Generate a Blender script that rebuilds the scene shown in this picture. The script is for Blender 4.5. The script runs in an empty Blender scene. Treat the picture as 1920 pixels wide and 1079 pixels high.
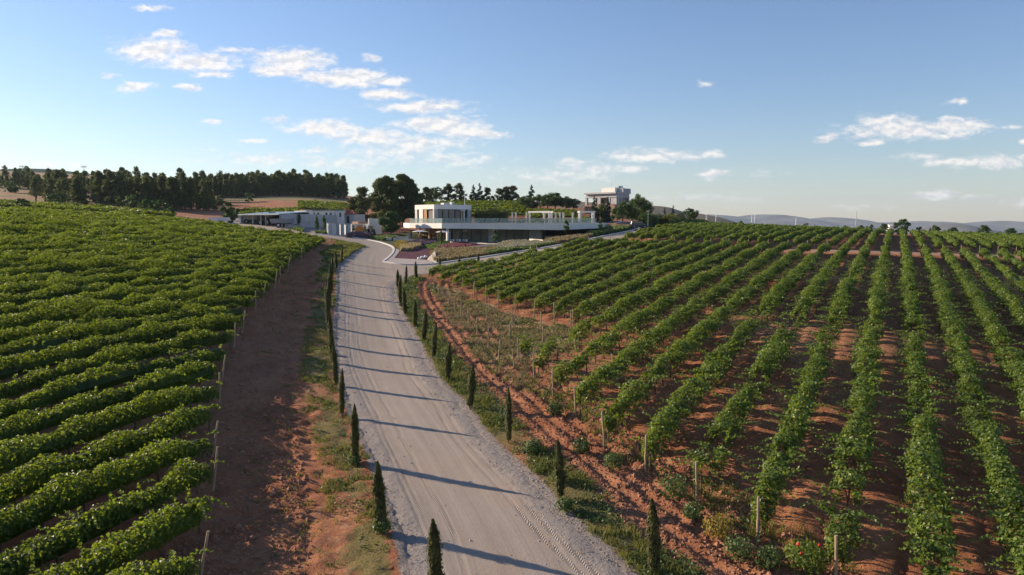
import bpy, bmesh, math, random
import numpy as np
from mathutils import Vector
from mathutils.geometry import delaunay_2d_cdt

# ---------------------------------------------------------------- camera, sky, sun, exposure
F = 1321.0; CAMZ = 12.0; HOR = 415.0
PITCH = math.atan((539.5 - HOR) / F)
S = bpy.context.scene
C = S.collection
cam_d = bpy.data.cameras.new('camera'); cam = bpy.data.objects.new('camera', cam_d); C.objects.link(cam)
cam_d.sensor_width = 36; cam_d.lens = F / 1920 * 36; cam_d.clip_start = 0.5; cam_d.clip_end = 40000
cam.location = (0, 0, CAMZ); cam.rotation_euler = (math.pi / 2 - PITCH, 0, 0)
S.camera = cam
S.view_settings.view_transform = 'Standard'; S.view_settings.look = 'None'
S.view_settings.exposure = 0.84; S.view_settings.gamma = 1.0
S.render.engine = 'CYCLES'
S.cycles.max_bounces = 6; S.cycles.diffuse_bounces = 2; S.cycles.glossy_bounces = 2; S.cycles.transmission_bounces = 4
S.cycles.volume_bounces = 0; S.cycles.transparent_max_bounces = 6
S.cycles.use_adaptive_sampling = True; S.cycles.adaptive_threshold = 0.02
SUN_AZ = math.radians(-66); SUN_EL = math.radians(18.5)
sun_dir = Vector((math.sin(SUN_AZ) * math.cos(SUN_EL), math.cos(SUN_AZ) * math.cos(SUN_EL), math.sin(SUN_EL)))
sd = bpy.data.lights.new('sun', 'SUN'); sun = bpy.data.objects.new('sun', sd); C.objects.link(sun)
sd.energy = 5.0; sd.angle = math.radians(0.5); sd.color = (1.0, 0.82, 0.62)
sun.rotation_euler = (-sun_dir).to_track_quat('-Z', 'Y').to_euler()

W_ = bpy.data.worlds.new('World'); S.world = W_; W_.use_nodes = True

# clouds: (px, py, half width, half height, strength) as directions of the sky
CLOUDS = [(290,95,80,24,1),(305,62,32,9,.8),(372,118,80,17,1),(400,139,42,8,.8),(440,97,50,8,.55),(500,98,42,7,.7),
 (550,113,80,20,1),(525,136,62,11,1),(640,146,88,18,1),(715,152,50,10,.8),(252,165,34,12,.85),(355,165,30,8,.8),(283,17,34,7,.7),(690,111,22,8,.7),
 (728,176,65,10,.9),(795,201,95,13,.95),(825,236,88,16,1),(885,250,70,12,.95),(610,241,88,15,.9),(690,257,90,18,.75),(790,270,100,16,.75),
 (740,285,130,18,.5),(520,227,28,7,.75),(403,229,22,6,.7),(470,265,20,5,.6),(500,298,80,12,.5),(640,305,100,12,.5),(590,283,40,6,.5),
 (850,300,90,16,.45),(370,302,30,4,.4),(385,281,20,4,.4),(90,312,90,8,.4),(1215,293,90,13,.75),(1290,296,40,8,.5),(1338,290,28,9,.85),
 (1100,318,55,15,.6),(1170,318,45,9,.6),(1070,302,40,6,.4),(1040,330,120,14,.4),(1335,328,36,8,.7),(1430,324,40,6,.45),(1660,226,60,12,.8),(1700,245,130,17,.9),
 (1790,236,70,14,.8),(1555,259,22,9,.8),(1630,269,38,7,.75),(1785,256,40,8,.7),(1730,295,45,7,.5),(1790,304,80,10,.75),(1870,305,90,15,.75),(1757,366,42,10,.8),
 (1830,373,25,6,.5),(1795,190,26,6,.5),(1325,156,14,6,.45),(1885,237,40,4,.5),(1915,266,14,6,.7),(885,219,24,4,.5),(200,144,28,5,.55),
 (1915,382,40,9,.6),(1320,372,90,8,.3),(1620,390,70,6,.3),(170,365,50,5,.2)]
def px_uv(px, py):
    v = (py - 539.5) / F; cp, sp = math.cos(PITCH), math.sin(PITCH)
    dy = cp - v * sp; dz = -sp - v * cp
    return ((px - 959.5) / F) / dy, dz / dy
nt = W_.node_tree; nt.nodes.clear()
def N(t, typ, **kw):
    n = t.nodes.new(typ)
    for k, v in kw.items():
        if k.startswith('i_'): n.inputs[int(k[2:])].default_value = v
        else: setattr(n, k, v)
    return n
def vm(t, op, a, b=None):
    n = t.nodes.new('ShaderNodeVectorMath'); n.operation = op
    for i, x in enumerate((a, b)):
        if x is None: continue
        if isinstance(x, (tuple, list)): n.inputs[i].default_value = x
        else: t.links.new(x, n.inputs[i])
    return n.outputs['Value' if op in ('LENGTH', 'DOT_PRODUCT') else 'Vector']
def mt(t, op, a, b=None, c=None, clamp=False):
    n = t.nodes.new('ShaderNodeMath'); n.operation = op; n.use_clamp = clamp
    for i, x in enumerate((a, b, c)):
        if x is None: continue
        if isinstance(x, (int, float)): n.inputs[i].default_value = x
        else: t.links.new(x, n.inputs[i])
    return n.outputs[0]
def noise(t, vec, scale, detail=4, rough=.55, dist=0.0):
    n = t.nodes.new('ShaderNodeTexNoise'); n.inputs['Scale'].default_value = scale
    n.inputs['Detail'].default_value = detail; n.inputs['Roughness'].default_value = rough; n.inputs['Distortion'].default_value = dist
    if vec is not None: t.links.new(vec, n.inputs['Vector'])
    return n.outputs[0]
def mixc(t, fac, a, b, mode='MIX'):
    n = t.nodes.new('ShaderNodeMix'); n.data_type = 'RGBA'; n.blend_type = mode
    for i, x in ((0, fac), (6, a), (7, b)):
        if isinstance(x, (int, float)): n.inputs[i].default_value = x
        elif isinstance(x, (tuple, list)): n.inputs[i].default_value = tuple(x) + ((1,) if len(x) == 3 else ())
        else: t.links.new(x, n.inputs[i])
    return n.outputs[2]
def ramp(t, fac, a, b):
    n = t.nodes.new('ShaderNodeMapRange'); n.interpolation_type = 'SMOOTHSTEP'
    n.inputs[1].default_value = a; n.inputs[2].default_value = b
    t.links.new(fac, n.inputs[0]); return n.outputs[0]

sky = N(nt, 'ShaderNodeTexSky'); sky.sky_type = 'NISHITA'; sky.sun_disc = False
sky.sun_elevation = SUN_EL; sky.sun_rotation = SUN_AZ; sky.altitude = 900; sky.air_density = 1.25; sky.dust_density = 0.3; sky.ozone_density = 3.0
tc = N(nt, 'ShaderNodeTexCoord')
sep = N(nt, 'ShaderNodeSeparateXYZ'); nt.links.new(tc.outputs['Generated'], sep.inputs[0])
ysafe = mt(nt, 'MAXIMUM', sep.outputs[1], 0.02)
uu = mt(nt, 'DIVIDE', sep.outputs[0], ysafe); vv = mt(nt, 'DIVIDE', sep.outputs[2], ysafe)
cmb = N(nt, 'ShaderNodeCombineXYZ'); nt.links.new(uu, cmb.inputs[0]); nt.links.new(vv, cmb.inputs[1])
P = cmb.outputs[0]
warp = N(nt, 'ShaderNodeTexNoise'); warp.inputs['Scale'].default_value = 22; warp.inputs['Detail'].default_value = 3
mp = N(nt, 'ShaderNodeMapping'); mp.inputs['Scale'].default_value = (1, 2.2, 1); nt.links.new(P, mp.inputs[0]); nt.links.new(mp.outputs[0], warp.inputs['Vector'])
wofs = vm(nt, 'MULTIPLY', vm(nt, 'SUBTRACT', warp.outputs['Color'], (.5, .5, .5)), (.05, .014, 0))
Pw = vm(nt, 'ADD', P, wofs)
acc = None
for (cx, cy, a, b, st) in CLOUDS:
    u0, v0 = px_uv(cx, cy); ca, cb = a / F * 1.15, b / F * 1.25
    d = vm(nt, 'LENGTH', vm(nt, 'MULTIPLY', vm(nt, 'SUBTRACT', Pw, (u0, v0, 0)), (1 / ca, 1 / cb, 0)))
    e = mt(nt, 'MULTIPLY_ADD', d, -st * 1.0, st)
    acc = e if acc is None else mt(nt, 'MAXIMUM', acc, e)
n1 = noise(nt, mp.outputs[0], 42, 8, .64, .3)
up = vm(nt, 'ADD', mp.outputs[0], (-.004, .012, 0)); n2 = noise(nt, up, 42, 6, .62, .3)
dens = mt(nt, 'ADD', acc, mt(nt, 'MULTIPLY', mt(nt, 'SUBTRACT', n1, .5), 1.5))
alpha = mt(nt, 'MULTIPLY', ramp(nt, dens, -.04, .70), .90)
shade = mt(nt, 'MULTIPLY_ADD', mt(nt, 'SUBTRACT', n1, n2), 4.6, .60, clamp=True)
ccol = mixc(nt, shade, (5.6, 5.6, 6.0), (8.0, 7.5, 7.0))
out = N(nt, 'ShaderNodeOutputWorld'); bg = N(nt, 'ShaderNodeBackground'); bg.inputs[1].default_value = 0.078
front = ramp(nt, sep.outputs[1], .05, .3)
skyc = mixc(nt, 1.0, sky.outputs[0], (.98, .98, 1.13), 'MULTIPLY')
col = mixc(nt, mt(nt, 'MULTIPLY', alpha, front), skyc, ccol)
nt.links.new(col, bg.inputs[0]); nt.links.new(bg.outputs[0], out.inputs[0])

# ---------------------------------------------------------------- helpers
rng = np.random.default_rng(7); random.seed(7)
def link(o, parent=None):
    C.objects.link(o)
    if parent is not None: o.parent = parent
    return o
def tag(o, label=None, cat=None, group=None, kind=None):
    if label: o['label'] = label
    if cat: o['category'] = cat
    if group: o['group'] = group
    if kind: o['kind'] = kind
    return o
def thing(name, label, cat, loc=(0, 0, 0), rz=0, group=None):
    o = bpy.data.objects.new(name, None); o.location = loc; o.rotation_euler = (0, 0, rz); C.objects.link(o)
    return tag(o, label, cat, group)
def mesh_np(name, verts, faces, mats, nper=4, attrs=None, fmat=None, smooth=False):
    verts = np.asarray(verts, dtype=np.float32).reshape(-1, 3); faces = np.asarray(faces, dtype=np.int32).reshape(-1, nper)
    m = bpy.data.meshes.new(name); m.vertices.add(len(verts)); m.vertices.foreach_set('co', verts.ravel())
    m.loops.add(faces.size); m.loops.foreach_set('vertex_index', faces.ravel())
    m.polygons.add(len(faces)); m.polygons.foreach_set('loop_start', np.arange(0, faces.size, nper, dtype=np.int32))
    m.polygons.foreach_set('loop_total', np.full(len(faces), nper, dtype=np.int32))
    if fmat is not None: m.polygons.foreach_set('material_index', np.asarray(fmat, dtype=np.int32))
    m.polygons.foreach_set('use_smooth', np.full(len(faces), smooth, dtype=bool))
    for k, a in (attrs or {}).items():
        at = m.attributes.new(k, 'FLOAT', 'POINT'); at.data.foreach_set('value', np.asarray(a, dtype=np.float32))
    for mm in (mats if isinstance(mats, (list, tuple)) else [mats]): m.materials.append(mm)
    m.update(calc_edges=True); return m
class MB:
    """collects boxes, prisms and tubes and links them as ONE mesh object"""
    def __init__(s): s.v = []; s.f = []; s.m = []
    def add(s, vs, fs, mi=0):
        b = len(s.v); s.v += [tuple(v) for v in vs]; s.f += [tuple(b + i for i in f) for f in fs]; s.m += [mi] * len(fs); return s
    def prism(s, poly, z0, z1, mi=0):
        n = len(poly); a = sum(poly[i][0] * poly[(i + 1) % n][1] - poly[(i + 1) % n][0] * poly[i][1] for i in range(n))
        if a < 0: poly = poly[::-1]
        g = lambda z, i: z[i] if isinstance(z, (list, tuple)) else z
        vs = [(p[0], p[1], g(z0, i)) for i, p in enumerate(poly)] + [(p[0], p[1], g(z1, i)) for i, p in enumerate(poly)]
        fs = [tuple(range(n))[::-1], tuple(range(n, 2 * n))] + [(i, (i + 1) % n, n + (i + 1) % n, n + i) for i in range(n)]
        return s.add(vs, fs, mi)
    def box(s, c, d, rz=0, mi=0):
        """c = centre of the base, d = sizes"""
        ca, sa = math.cos(rz), math.sin(rz); hx, hy = d[0] / 2, d[1] / 2
        poly = [(c[0] + x * ca - y * sa, c[1] + x * sa + y * ca) for x, y in ((-hx, -hy), (hx, -hy), (hx, hy), (-hx, hy))]
        return s.prism(poly, c[2], c[2] + d[2], mi)
    def tube(s, p0, p1, r0, r1=None, n=8, mi=0, cap=True):
        r1 = r0 if r1 is None else r1; a = Vector(p0); b = Vector(p1); ax = (b - a).normalized()
        t = ax.orthogonal().normalized(); w = ax.cross(t)
        vs = [a + (t * math.cos(k * 2 * math.pi / n) + w * math.sin(k * 2 * math.pi / n)) * r0 for k in range(n)] + \
             [b + (t * math.cos(k * 2 * math.pi / n) + w * math.sin(k * 2 * math.pi / n)) * r1 for k in range(n)]
        fs = [(k, (k + 1) % n, n + (k + 1) % n, n + k) for k in range(n)]
        if cap: fs += [tuple(range(n))[::-1], tuple(range(n, 2 * n))]
        return s.add(vs, fs, mi)
    def ball(s, c, r, mi=0, seg=10, rings=6, jit=0):
        vs = []; fs = []; r = (r, r, r) if isinstance(r, (int, float)) else r
        for i in range(rings + 1):
            th = math.pi * i / rings
            for k in range(seg):
                ph = 2 * math.pi * k / seg; q = 1 + (random.random() - .5) * jit
                vs.append((c[0] + r[0] * math.sin(th) * math.cos(ph) * q, c[1] + r[1] * math.sin(th) * math.sin(ph) * q, c[2] + r[2] * math.cos(th) * q))
        for i in range(rings):
            for k in range(seg): fs.append((i * seg + k, (i + 1) * seg + k, (i + 1) * seg + (k + 1) % seg, i * seg + (k + 1) % seg))
        return s.add(vs, fs, mi)
    def mesh(s, name, mats):
        m = bpy.data.meshes.new(name); m.from_pydata(s.v, [], s.f)
        for mm in (mats if isinstance(mats, (list, tuple)) else [mats]): m.materials.append(mm)
        m.polygons.foreach_set('material_index', s.m); m.update(); return m
    def build(s, name, mats, parent=None):
        return link(bpy.data.objects.new(name, s.mesh(name, mats)), parent)
def fbm(x, y, sc, oct=4, seed=0):
    """value noise of world x, y in about -1..1"""
    r = np.random.default_rng(1000 + seed); T = r.random((256, 256)).astype(np.float32) * 2 - 1
    o = np.zeros_like(x, dtype=np.float64); amp = 1.0; tot = 0
    for k in range(oct):
        X = x / sc + 17.3 * k; Y = y / sc + 5.7 * k; xi = np.floor(X).astype(int); yi = np.floor(Y).astype(int)
        fx = X - xi; fy = Y - yi; fx = fx * fx * (3 - 2 * fx); fy = fy * fy * (3 - 2 * fy)
        a = T[xi % 256, yi % 256]; b = T[(xi + 1) % 256, yi % 256]; c = T[xi % 256, (yi + 1) % 256]; d = T[(xi + 1) % 256, (yi + 1) % 256]
        o += amp * ((a * (1 - fx) + b * fx) * (1 - fy) + (c * (1 - fx) + d * fx) * fy); tot += amp; amp *= .5; sc *= .5
    return o / tot * 1.5

# ---------------------------------------------------------------- the lie of the land
YS = np.array([15,22,30,40,52,68,90,105,120,140,160,200,260,350,500,900,1500,2500,4500.])
TAB = {
 -500:[0,0.0,1.2,3.2,5.8,9,11.6,12.4,13.0,13.4,14.2,17.2,20,28,44,75,100,60,-60],
 0:   [-.2,0,1.3,3.3,5.8,8.7,11.4,12.2,12.8,13.2,14.0,17,20,29,44,75,100,60,-60],
 300: [0,.3,1.2,2.8,4.7,7,9.3,10.4,11.1,11.7,12.4,14.0,17.5,25,42,62,70,40,-60],
 430: [.1,.4,1.1,2.3,4.0,6.0,8.0,8.9,9.5,10.0,10.9,12.6,17,24.5,38,50,50,20,-60],
 560: [.2,.5,1,1.8,3.0,4.6,6.5,7.6,8.5,9.6,10.4,11.8,18.5,25,36,42,40,10,-60],
 700: [.4,.7,1.1,1.7,2.6,3.9,5.5,6.3,7.1,8.1,8.9,10.8,16.5,21.5,27,30,20,-10,-70],
 830: [.4,.7,1.1,1.8,2.8,3.9,5.3,6.1,6.7,7.0,7.6,11,18.5,21,25,25,0,-30,-80],
 960: [.4,.7,1.2,1.9,2.9,4.1,5.6,6.6,7.1,7.2,7.8,11.5,18.5,20,20,10,-20,-50,-80],
 1100:[.4,.7,1.3,2.2,3.3,4.7,6.3,7.5,8.2,9.0,9.8,12.2,17,18,16,0,-30,-60,-90],
 1250:[.3,.6,1.3,2.4,3.5,4.9,6.6,7.6,8.4,9.2,9.8,10.7,11.5,11,8,-10,-40,-70,-90],
 1600:[.3,.6,1.3,2.3,3.5,4.9,6.3,7.0,7.6,8.3,8.7,8.4,8,6,0,-20,-50,-80,-90],
 1920:[.2,.5,1,1.9,2.9,4.0,5.1,5.7,6.3,6.8,7.0,7.0,6.3,4,-5,-25,-60,-80,-90],
 2400:[.2,.5,1,1.8,2.7,3.6,4.6,5.2,5.8,6.4,7,7.4,6.5,4,-5,-25,-60,-80,-90]}
_pu = np.array([(k - 959.5) / F for k in sorted(TAB)]); _tz = np.array([TAB[k] for k in sorted(TAB)], float)
GU = np.linspace(-1.15, 1.15, 240); GL = np.linspace(math.log(13), math.log(4600), 420)
_a = np.array([np.interp(GL, np.log(YS), row) for row in _tz])
_g = np.array([np.interp(GU, _pu, _a[:, j]) for j in range(len(GL))])       # [L, U]
def _blur(a, n, axis):
    k = np.exp(-np.linspace(-2, 2, 2 * n + 1) ** 2); k /= k.sum()
    pad = [(n, n) if i == axis else (0, 0) for i in range(2)]; b = np.pad(a, pad, mode='edge')
    return np.apply_along_axis(lambda r: np.convolve(r, k, 'valid'), axis, b)
_g = _blur(_blur(_g, 8, 0), 7, 1)
def ground(x, y):
    x = np.asarray(x, float); y = np.asarray(y, float); yc = np.maximum(y, 14.0)
    u = np.clip(x / yc, -1.14, 1.14); l = np.clip(np.log(yc), GL[0], GL[-1] - 1e-6)
    fu = (u - GU[0]) / (GU[1] - GU[0]); fl = (l - GL[0]) / (GL[1] - GL[0])
    iu = np.clip(fu.astype(int), 0, len(GU) - 2); il = np.clip(fl.astype(int), 0, len(GL) - 2); fu = fu - iu; fl = fl - il
    return (_g[il, iu] * (1 - fl) * (1 - fu) + _g[il + 1, iu] * fl * (1 - fu) + _g[il, iu + 1] * (1 - fl) * fu + _g[il + 1, iu + 1] * fl * fu)
def gz(x, y): return float(ground(np.array([x]), np.array([y]))[0])
_YM = np.exp(np.linspace(math.log(13), math.log(2500), 3000))
def P2(px, py, lo=13):
    """where the line of sight of a place in the photograph meets the ground"""
    u, w = px_uv(px, py); z = CAMZ + _YM * w; g = ground(_YM * u, _YM)
    i = np.argmax((z <= g) & (_YM >= lo)) if ((z <= g) & (_YM >= lo)).any() else len(_YM) - 1
    if i > 0:
        d0 = z[i - 1] - g[i - 1]; d1 = z[i] - g[i]; t = d0 / (d0 - d1 + 1e-9) if d0 > d1 else 0; Y = _YM[i - 1] + (_YM[i] - _YM[i - 1]) * min(max(t, 0), 1)
    else: Y = _YM[0]
    return (Y * u, Y)
def WP(px, py, Y):
    u, w = px_uv(px, py); return Vector((Y * u, Y, CAMZ + Y * w))
def G3(px, py): x, y = P2(px, py); return Vector((x, y, gz(x, y)))
def PL(pts): return [P2(*p) for p in pts]
def inside(x, y, poly):
    r = np.zeros(x.shape, bool); n = len(poly)
    for i in range(n):
        x0, y0 = poly[i]; x1, y1 = poly[(i + 1) % n]
        if y0 == y1: continue
        c = ((y0 > y) != (y1 > y)) & (x < (x1 - x0) * (y - y0) / (y1 - y0) + x0); r ^= c
    return r
def dpoly(x, y, line, closed=False):
    d = np.full(x.shape, 1e9); al = np.zeros(x.shape); run = 0; n = len(line)
    for i in range(n if closed else n - 1):
        ax, ay = line[i]; bx, by = line[(i + 1) % n]; L = math.hypot(bx - ax, by - ay)
        if L < 1e-6: continue
        t = np.clip(((x - ax) * (bx - ax) + (y - ay) * (by - ay)) / L / L, 0, 1)
        q = np.hypot(x - ax - t * (bx - ax), y - ay - t * (by - ay)); m = q < d; d = np.where(m, q, d); al = np.where(m, run + t * L, al); run += L
    return d, al
def smooth_line(pts, it=2):
    for _ in range(it):
        q = [pts[0]]
        for a, b in zip(pts[:-1], pts[1:]):
            q += [(a[0] * .75 + b[0] * .25, a[1] * .75 + b[1] * .25), (a[0] * .25 + b[0] * .75, a[1] * .25 + b[1] * .75)]
        pts = q + [pts[-1]]
    return pts
sstep = lambda v, a, b: (lambda t: t * t * (3 - 2 * t))(np.clip((v - a) / (b - a), 0, 1))

# outlines
ROAD_L = smooth_line(PL([(800,1300),(770,1079),(753,1000),(715,900),(700,860),(672,800),(648,740),(636,700),(630,650),(631,600),(634,550),(635,500),(645,480),(657,470),(677,461),(667,456),(645,452),(613,446),(573,440),(487,431),(433,420),(405,417)]), 1)
ROAD_R = smooth_line(PL([(1290,1200),(1170,1070),(1126,1031),(1069,982),(1024,933),(988,892),(939,852),(894,803),(870,762),(833,730),(803,690),(777,633),(760,606),(748,587),(739,560),(738,540),(748,527),(765,520),(784,515)]), 1)
KERB = smooth_line(PL([(430,414),(490,423),(535,431),(622,441),(668,447),(705,453),(726,459),(739,465),(737,475),(727,485),(718,491)]), 1)
KERB2 = smooth_line(PL([(718,492),(741,495.5),(765,497.5),(789,497.5),(813,496),(861,489),(900,484),(967,473.5),(1042,462),(1100,450.5),(1150,440),(1183,433.5),(1200,428)]), 1)
BR_LOW = smooth_line(PL([(784,515),(825,511),(900,501),(970,487),(1015,479),(1087,466),(1150,453),(1200,439),(1240,430),(1290,424)]), 1)
ROAD = ROAD_L + KERB + KERB2 + PL([(1240,421),(1290,420)]) + BR_LOW[::-1] + ROAD_R[::-1]
FIELD_L = PL([(345,1200),(365,1079),(390,1000),(390,920),(388,860),(400,780),(408,720),(430,660),(462,600),(512,540),(545,500),(588,473),(615,457),(607,458),(573,453),(487,444),(433,433)])
FIELD_L = FIELD_L + [(-72, 141), (-105, 143), (-200, 132), (-110, 60), (-16, 12)]
RIGHT1 = PL([(806,528),(857,542),(900,562),(942,580),(1020,598),(1072,612),(1090,640),(965,668),(1030,735),(1090,790),(1150,850),(1245,900),(1375,980),(1500,1068)]) + [(20, 12), (75, 12), (130, 60), (135, 108)] + \
         PL([(1920,486),(1600,476),(1380,472),(1290,468),(1200,466),(1165,462),(1110,464),(1015,483),(970,491),(900,506),(825,516)])
RIGHT2 = PL([(1170,457),(1225,458),(1300,461),(1380,464),(1600,468),(1920,476)]) + [(135, 118), (190, 130), (185, 185), (120, 200), (90, 202), (62, 200)] + PL([(1290,427),(1240,434),(1200,444)])
TH = math.radians(28.5); DIRR = (math.sin(TH), math.cos(TH)); NRR = (math.cos(TH), -math.sin(TH))
THL = math.radians(31.0); DIRL = (math.sin(THL), math.cos(THL)); NRL = (math.cos(THL), -math.sin(THL))
SPC = 2.6
# ---------------------------------------------------------------- materials
def mat(name, col=(.5, .5, .5), rough=.8, spec=.3, metal=0, var=.12, vs=1.5, bump=0, bs=20, streak=None):
    m = bpy.data.materials.new(name); m.use_nodes = True; t = m.node_tree; b = t.nodes['Principled BSDF']
    tcn = N(t, 'ShaderNodeTexCoord'); co = tcn.outputs['Object']
    if streak: mp_ = N(t, 'ShaderNodeMapping'); mp_.inputs['Scale'].default_value = streak; t.links.new(co, mp_.inputs[0]); co = mp_.outputs[0]
    n = noise(t, co, vs, 6, .6)
    k = ramp(t, n, .25, .75)
    t.links.new(mixc(t, k, tuple(c * (1 - var) for c in col), tuple(min(1, c * (1 + var)) for c in col)), b.inputs['Base Color'])
    b.inputs['Roughness'].default_value = rough; b.inputs['Specular IOR Level'].default_value = spec; b.inputs['Metallic'].default_value = metal
    if bump:
        bn = N(t, 'ShaderNodeBump'); bn.inputs['Distance'].default_value = bump; t.links.new(noise(t, tcn.outputs['Object'], bs, 5, .6), bn.inputs['Height']); t.links.new(bn.outputs[0], b.inputs['Normal'])
    return m
def leaf_mat(name, a, b_, trans, tf=.35, rough=.5, spec=.4, sc=.35):
    """leaves: colour drifts from leaf to leaf and from clump to clump; light also passes through them"""
    m = bpy.data.materials.new(name); m.use_nodes = True; t = m.node_tree; b = t.nodes['Principled BSDF']; o = t.nodes['Material Output']
    at = N(t, 'ShaderNodeAttribute'); at.attribute_name = 'tint'
    geo = N(t, 'ShaderNodeNewGeometry')
    n = ramp(t, noise(t, geo.outputs['Position'], sc, 3, .6), .3, .7)
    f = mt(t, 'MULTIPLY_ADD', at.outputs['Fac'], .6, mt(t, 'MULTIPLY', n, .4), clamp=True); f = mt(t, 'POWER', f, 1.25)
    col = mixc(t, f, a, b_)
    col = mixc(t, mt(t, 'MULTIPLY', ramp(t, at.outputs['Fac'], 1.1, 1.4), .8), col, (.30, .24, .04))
    t.links.new(col, b.inputs['Base Color']); b.inputs['Roughness'].default_value = rough; b.inputs['Specular IOR Level'].default_value = spec
    tr = N(t, 'ShaderNodeBsdfTranslucent'); t.links.new(mixc(t, f, tuple(c * .75 for c in trans), trans), tr.inputs[0])
    mx = N(t, 'ShaderNodeMixShader'); mx.inputs[0].default_value = tf
    t.links.new(b.outputs[0], mx.inputs[1]); t.links.new(tr.outputs[0], mx.inputs[2]); t.links.new(mx.outputs[0], o.inputs[0])
    return m
M = {}
M['vine'] = leaf_mat('vine_leaf', (.024, .048, .007), (.150, .205, .024), (.34, .44, .03), .36, .5, .28)
M['vine_r'] = leaf_mat('vine_leaf_cool', (.024, .052, .010), (.170, .235, .040), (.32, .42, .04), .34, .46, .34)
M['pine'] = leaf_mat('pine_needle', (.036, .054, .018), (.120, .140, .042), (.16, .20, .03), .28, .6, .2, .2)
M['pine_l'] = leaf_mat('light_pine_needle', (.045, .064, .018), (.140, .160, .046), (.15, .19, .03), .22, .6, .2, .2)
M['cyp'] = leaf_mat('cypress_scale', (.032, .040, .010), (.160, .135, .038), (.12, .15, .02), .22, .6, .2, 3)
M['broad'] = leaf_mat('broad_leaf', (.028, .056, .012), (.090, .140, .030), (.12, .22, .03), .3, .5, .35, .5)
M['poplar'] = leaf_mat('poplar_leaf', (.040, .080, .020), (.100, .165, .040), (.14, .25, .04), .3, .5, .35, .8)
M['spruce'] = leaf_mat('blue_spruce_needle', (.022, .034, .024), (.060, .078, .055), (.05, .08, .04), .15, .6, .2, .8)
M['yellow'] = leaf_mat('yellow_green_leaf', (.10, .12, .02), (.24, .24, .045), (.28, .28, .04), .3, .5, .35, .8)
M['grassb'] = leaf_mat('grass_blade', (.085, .105, .022), (.30, .26, .09), (.28, .30, .05), .3, .6, .2, .4)
M['weed'] = leaf_mat('weed_leaf', (.045, .085, .022), (.13, .17, .055), (.18, .26, .05), .3, .5, .35, .6)
M['straw'] = leaf_mat('straw_grass', (.30, .22, .10), (.52, .42, .22), (.5, .4, .2), .3, .7, .2, .8)
M['tangrass'] = leaf_mat('tan_plume_grass', (.17, .14, .065), (.36, .29, .16), (.35, .28, .14), .3, .7, .2, .6)
M['palegrass'] = leaf_mat('pale_plume_grass', (.22, .21, .13), (.44, .41, .30), (.35, .33, .22), .3, .7, .2, .6)
M['pinkgrass'] = leaf_mat('rose_plume_grass', (.16, .06, .07), (.36, .15, .17), (.3, .12, .13), .3, .7, .2, .6)
M['lavender'] = leaf_mat('lavender_leaf', (.10, .07, .095), (.20, .15, .18), (.15, .10, .13), .2, .7, .2, .6)
M['yarrow'] = leaf_mat('dry_yellow_weed', (.22, .17, .03), (.42, .32, .07), (.4, .3, .06), .3, .6, .2, .8)
M['bark'] = mat('pine_bark', (.10, .065, .045), .9, .1, var=.35, vs=4, bump=.02)
M['wood'] = mat('weathered_post_wood', (.36, .265, .165), .85, .2, var=.3, vs=6, streak=(1, 1, .2))
M['stem'] = mat('vine_bark', (.13, .09, .06), .9, .1, var=.3, vs=9)
M['white'] = mat('white_render', (.72, .69, .63), .8, .3, var=.06, vs=.6)
M['cream'] = mat('cream_stone', (.62, .53, .40), .85, .2, var=.12, vs=1)
M['concrete'] = mat('pale_concrete', (.40, .39, .38), .85, .2, var=.10, vs=.5, bump=.004)
M['greywall'] = mat('grey_render', (.34, .35, .37), .85, .2, var=.08, vs=.5)
M['greymetal'] = mat('grey_sheet_metal', (.42, .45, .47), .5, .4, var=.08, vs=.6, streak=(6, 6, .3))
M['roofmetal'] = mat('blue_grey_roof_sheet', (.24, .30, .33), .45, .5, var=.10, vs=.4)
M['dark'] = mat('interior_shade_black', (.03, .03, .03), .9, .1)  # near-black for the carport rear wall: shade of the bays put into colour
M['darkmetal'] = mat('dark_painted_metal', (.05, .05, .055), .5, .4)
M['brick'] = mat('rust_brown_stone', (.26, .17, .13), .9, .1, var=.3, vs=2.5, bump=.02, bs=6)
M['redroof'] = mat('red_roof_tile', (.36, .10, .06), .8, .2, var=.2, vs=3)
M['orange'] = mat('orange_paint', (.62, .22, .04), .5, .4, var=.1)
M['timber'] = mat('warm_timber_cladding', (.52, .27, .12), .6, .3, var=.25, vs=2, streak=(3, 3, .2))
M['blue'] = mat('blue_car_paint', (.03, .07, .22), .3, .6, var=.05)
M['olive'] = mat('dark_green_machine_paint', (.045, .07, .045), .5, .4, var=.1)
M['carpaint'] = mat('dark_teal_car_paint', (.035, .05, .055), .3, .6, var=.05)
M['silver'] = mat('silver_grey_car_paint', (.20, .23, .27), .35, .6, var=.05)
M['whitepaint'] = mat('white_paint', (.80, .80, .78), .45, .4, var=.03)
M['tyre'] = mat('black_rubber', (.02, .02, .02), .9, .2)
M['curtain'] = mat('grey_curtain', (.22, .20, .18), .9, .1, var=.3, vs=1.5, streak=(6, 6, .1))
M['purplebark'] = mat('purple_planting_bed', (.135, .085, .105), .95, .1, var=.35, vs=.8, bump=.05, bs=6)
M['maroon'] = mat('maroon_mulch', (.115, .045, .055), .95, .1, var=.3, vs=1, bump=.04, bs=6)
M['red'] = mat('red_petal', (.65, .02, .03), .6, .3, var=.1)
M['bedgreen'] = mat('planting_bed_soil', (.10, .10, .045), .95, .1, var=.4, vs=.7, bump=.05, bs=5)
M['skin'] = mat('skin', (.45, .28, .20), .6, .3); M['cloth_dark'] = mat('dark_clothing', (.03, .03, .04), .9, .1)
M['kerb'] = mat('pale_kerb_concrete', (.60, .57, .52), .85, .2, var=.08, vs=1)
M['paving'] = mat('pinkish_paving', (.42, .35, .30), .85, .2, var=.12, vs=1.2)
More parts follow.
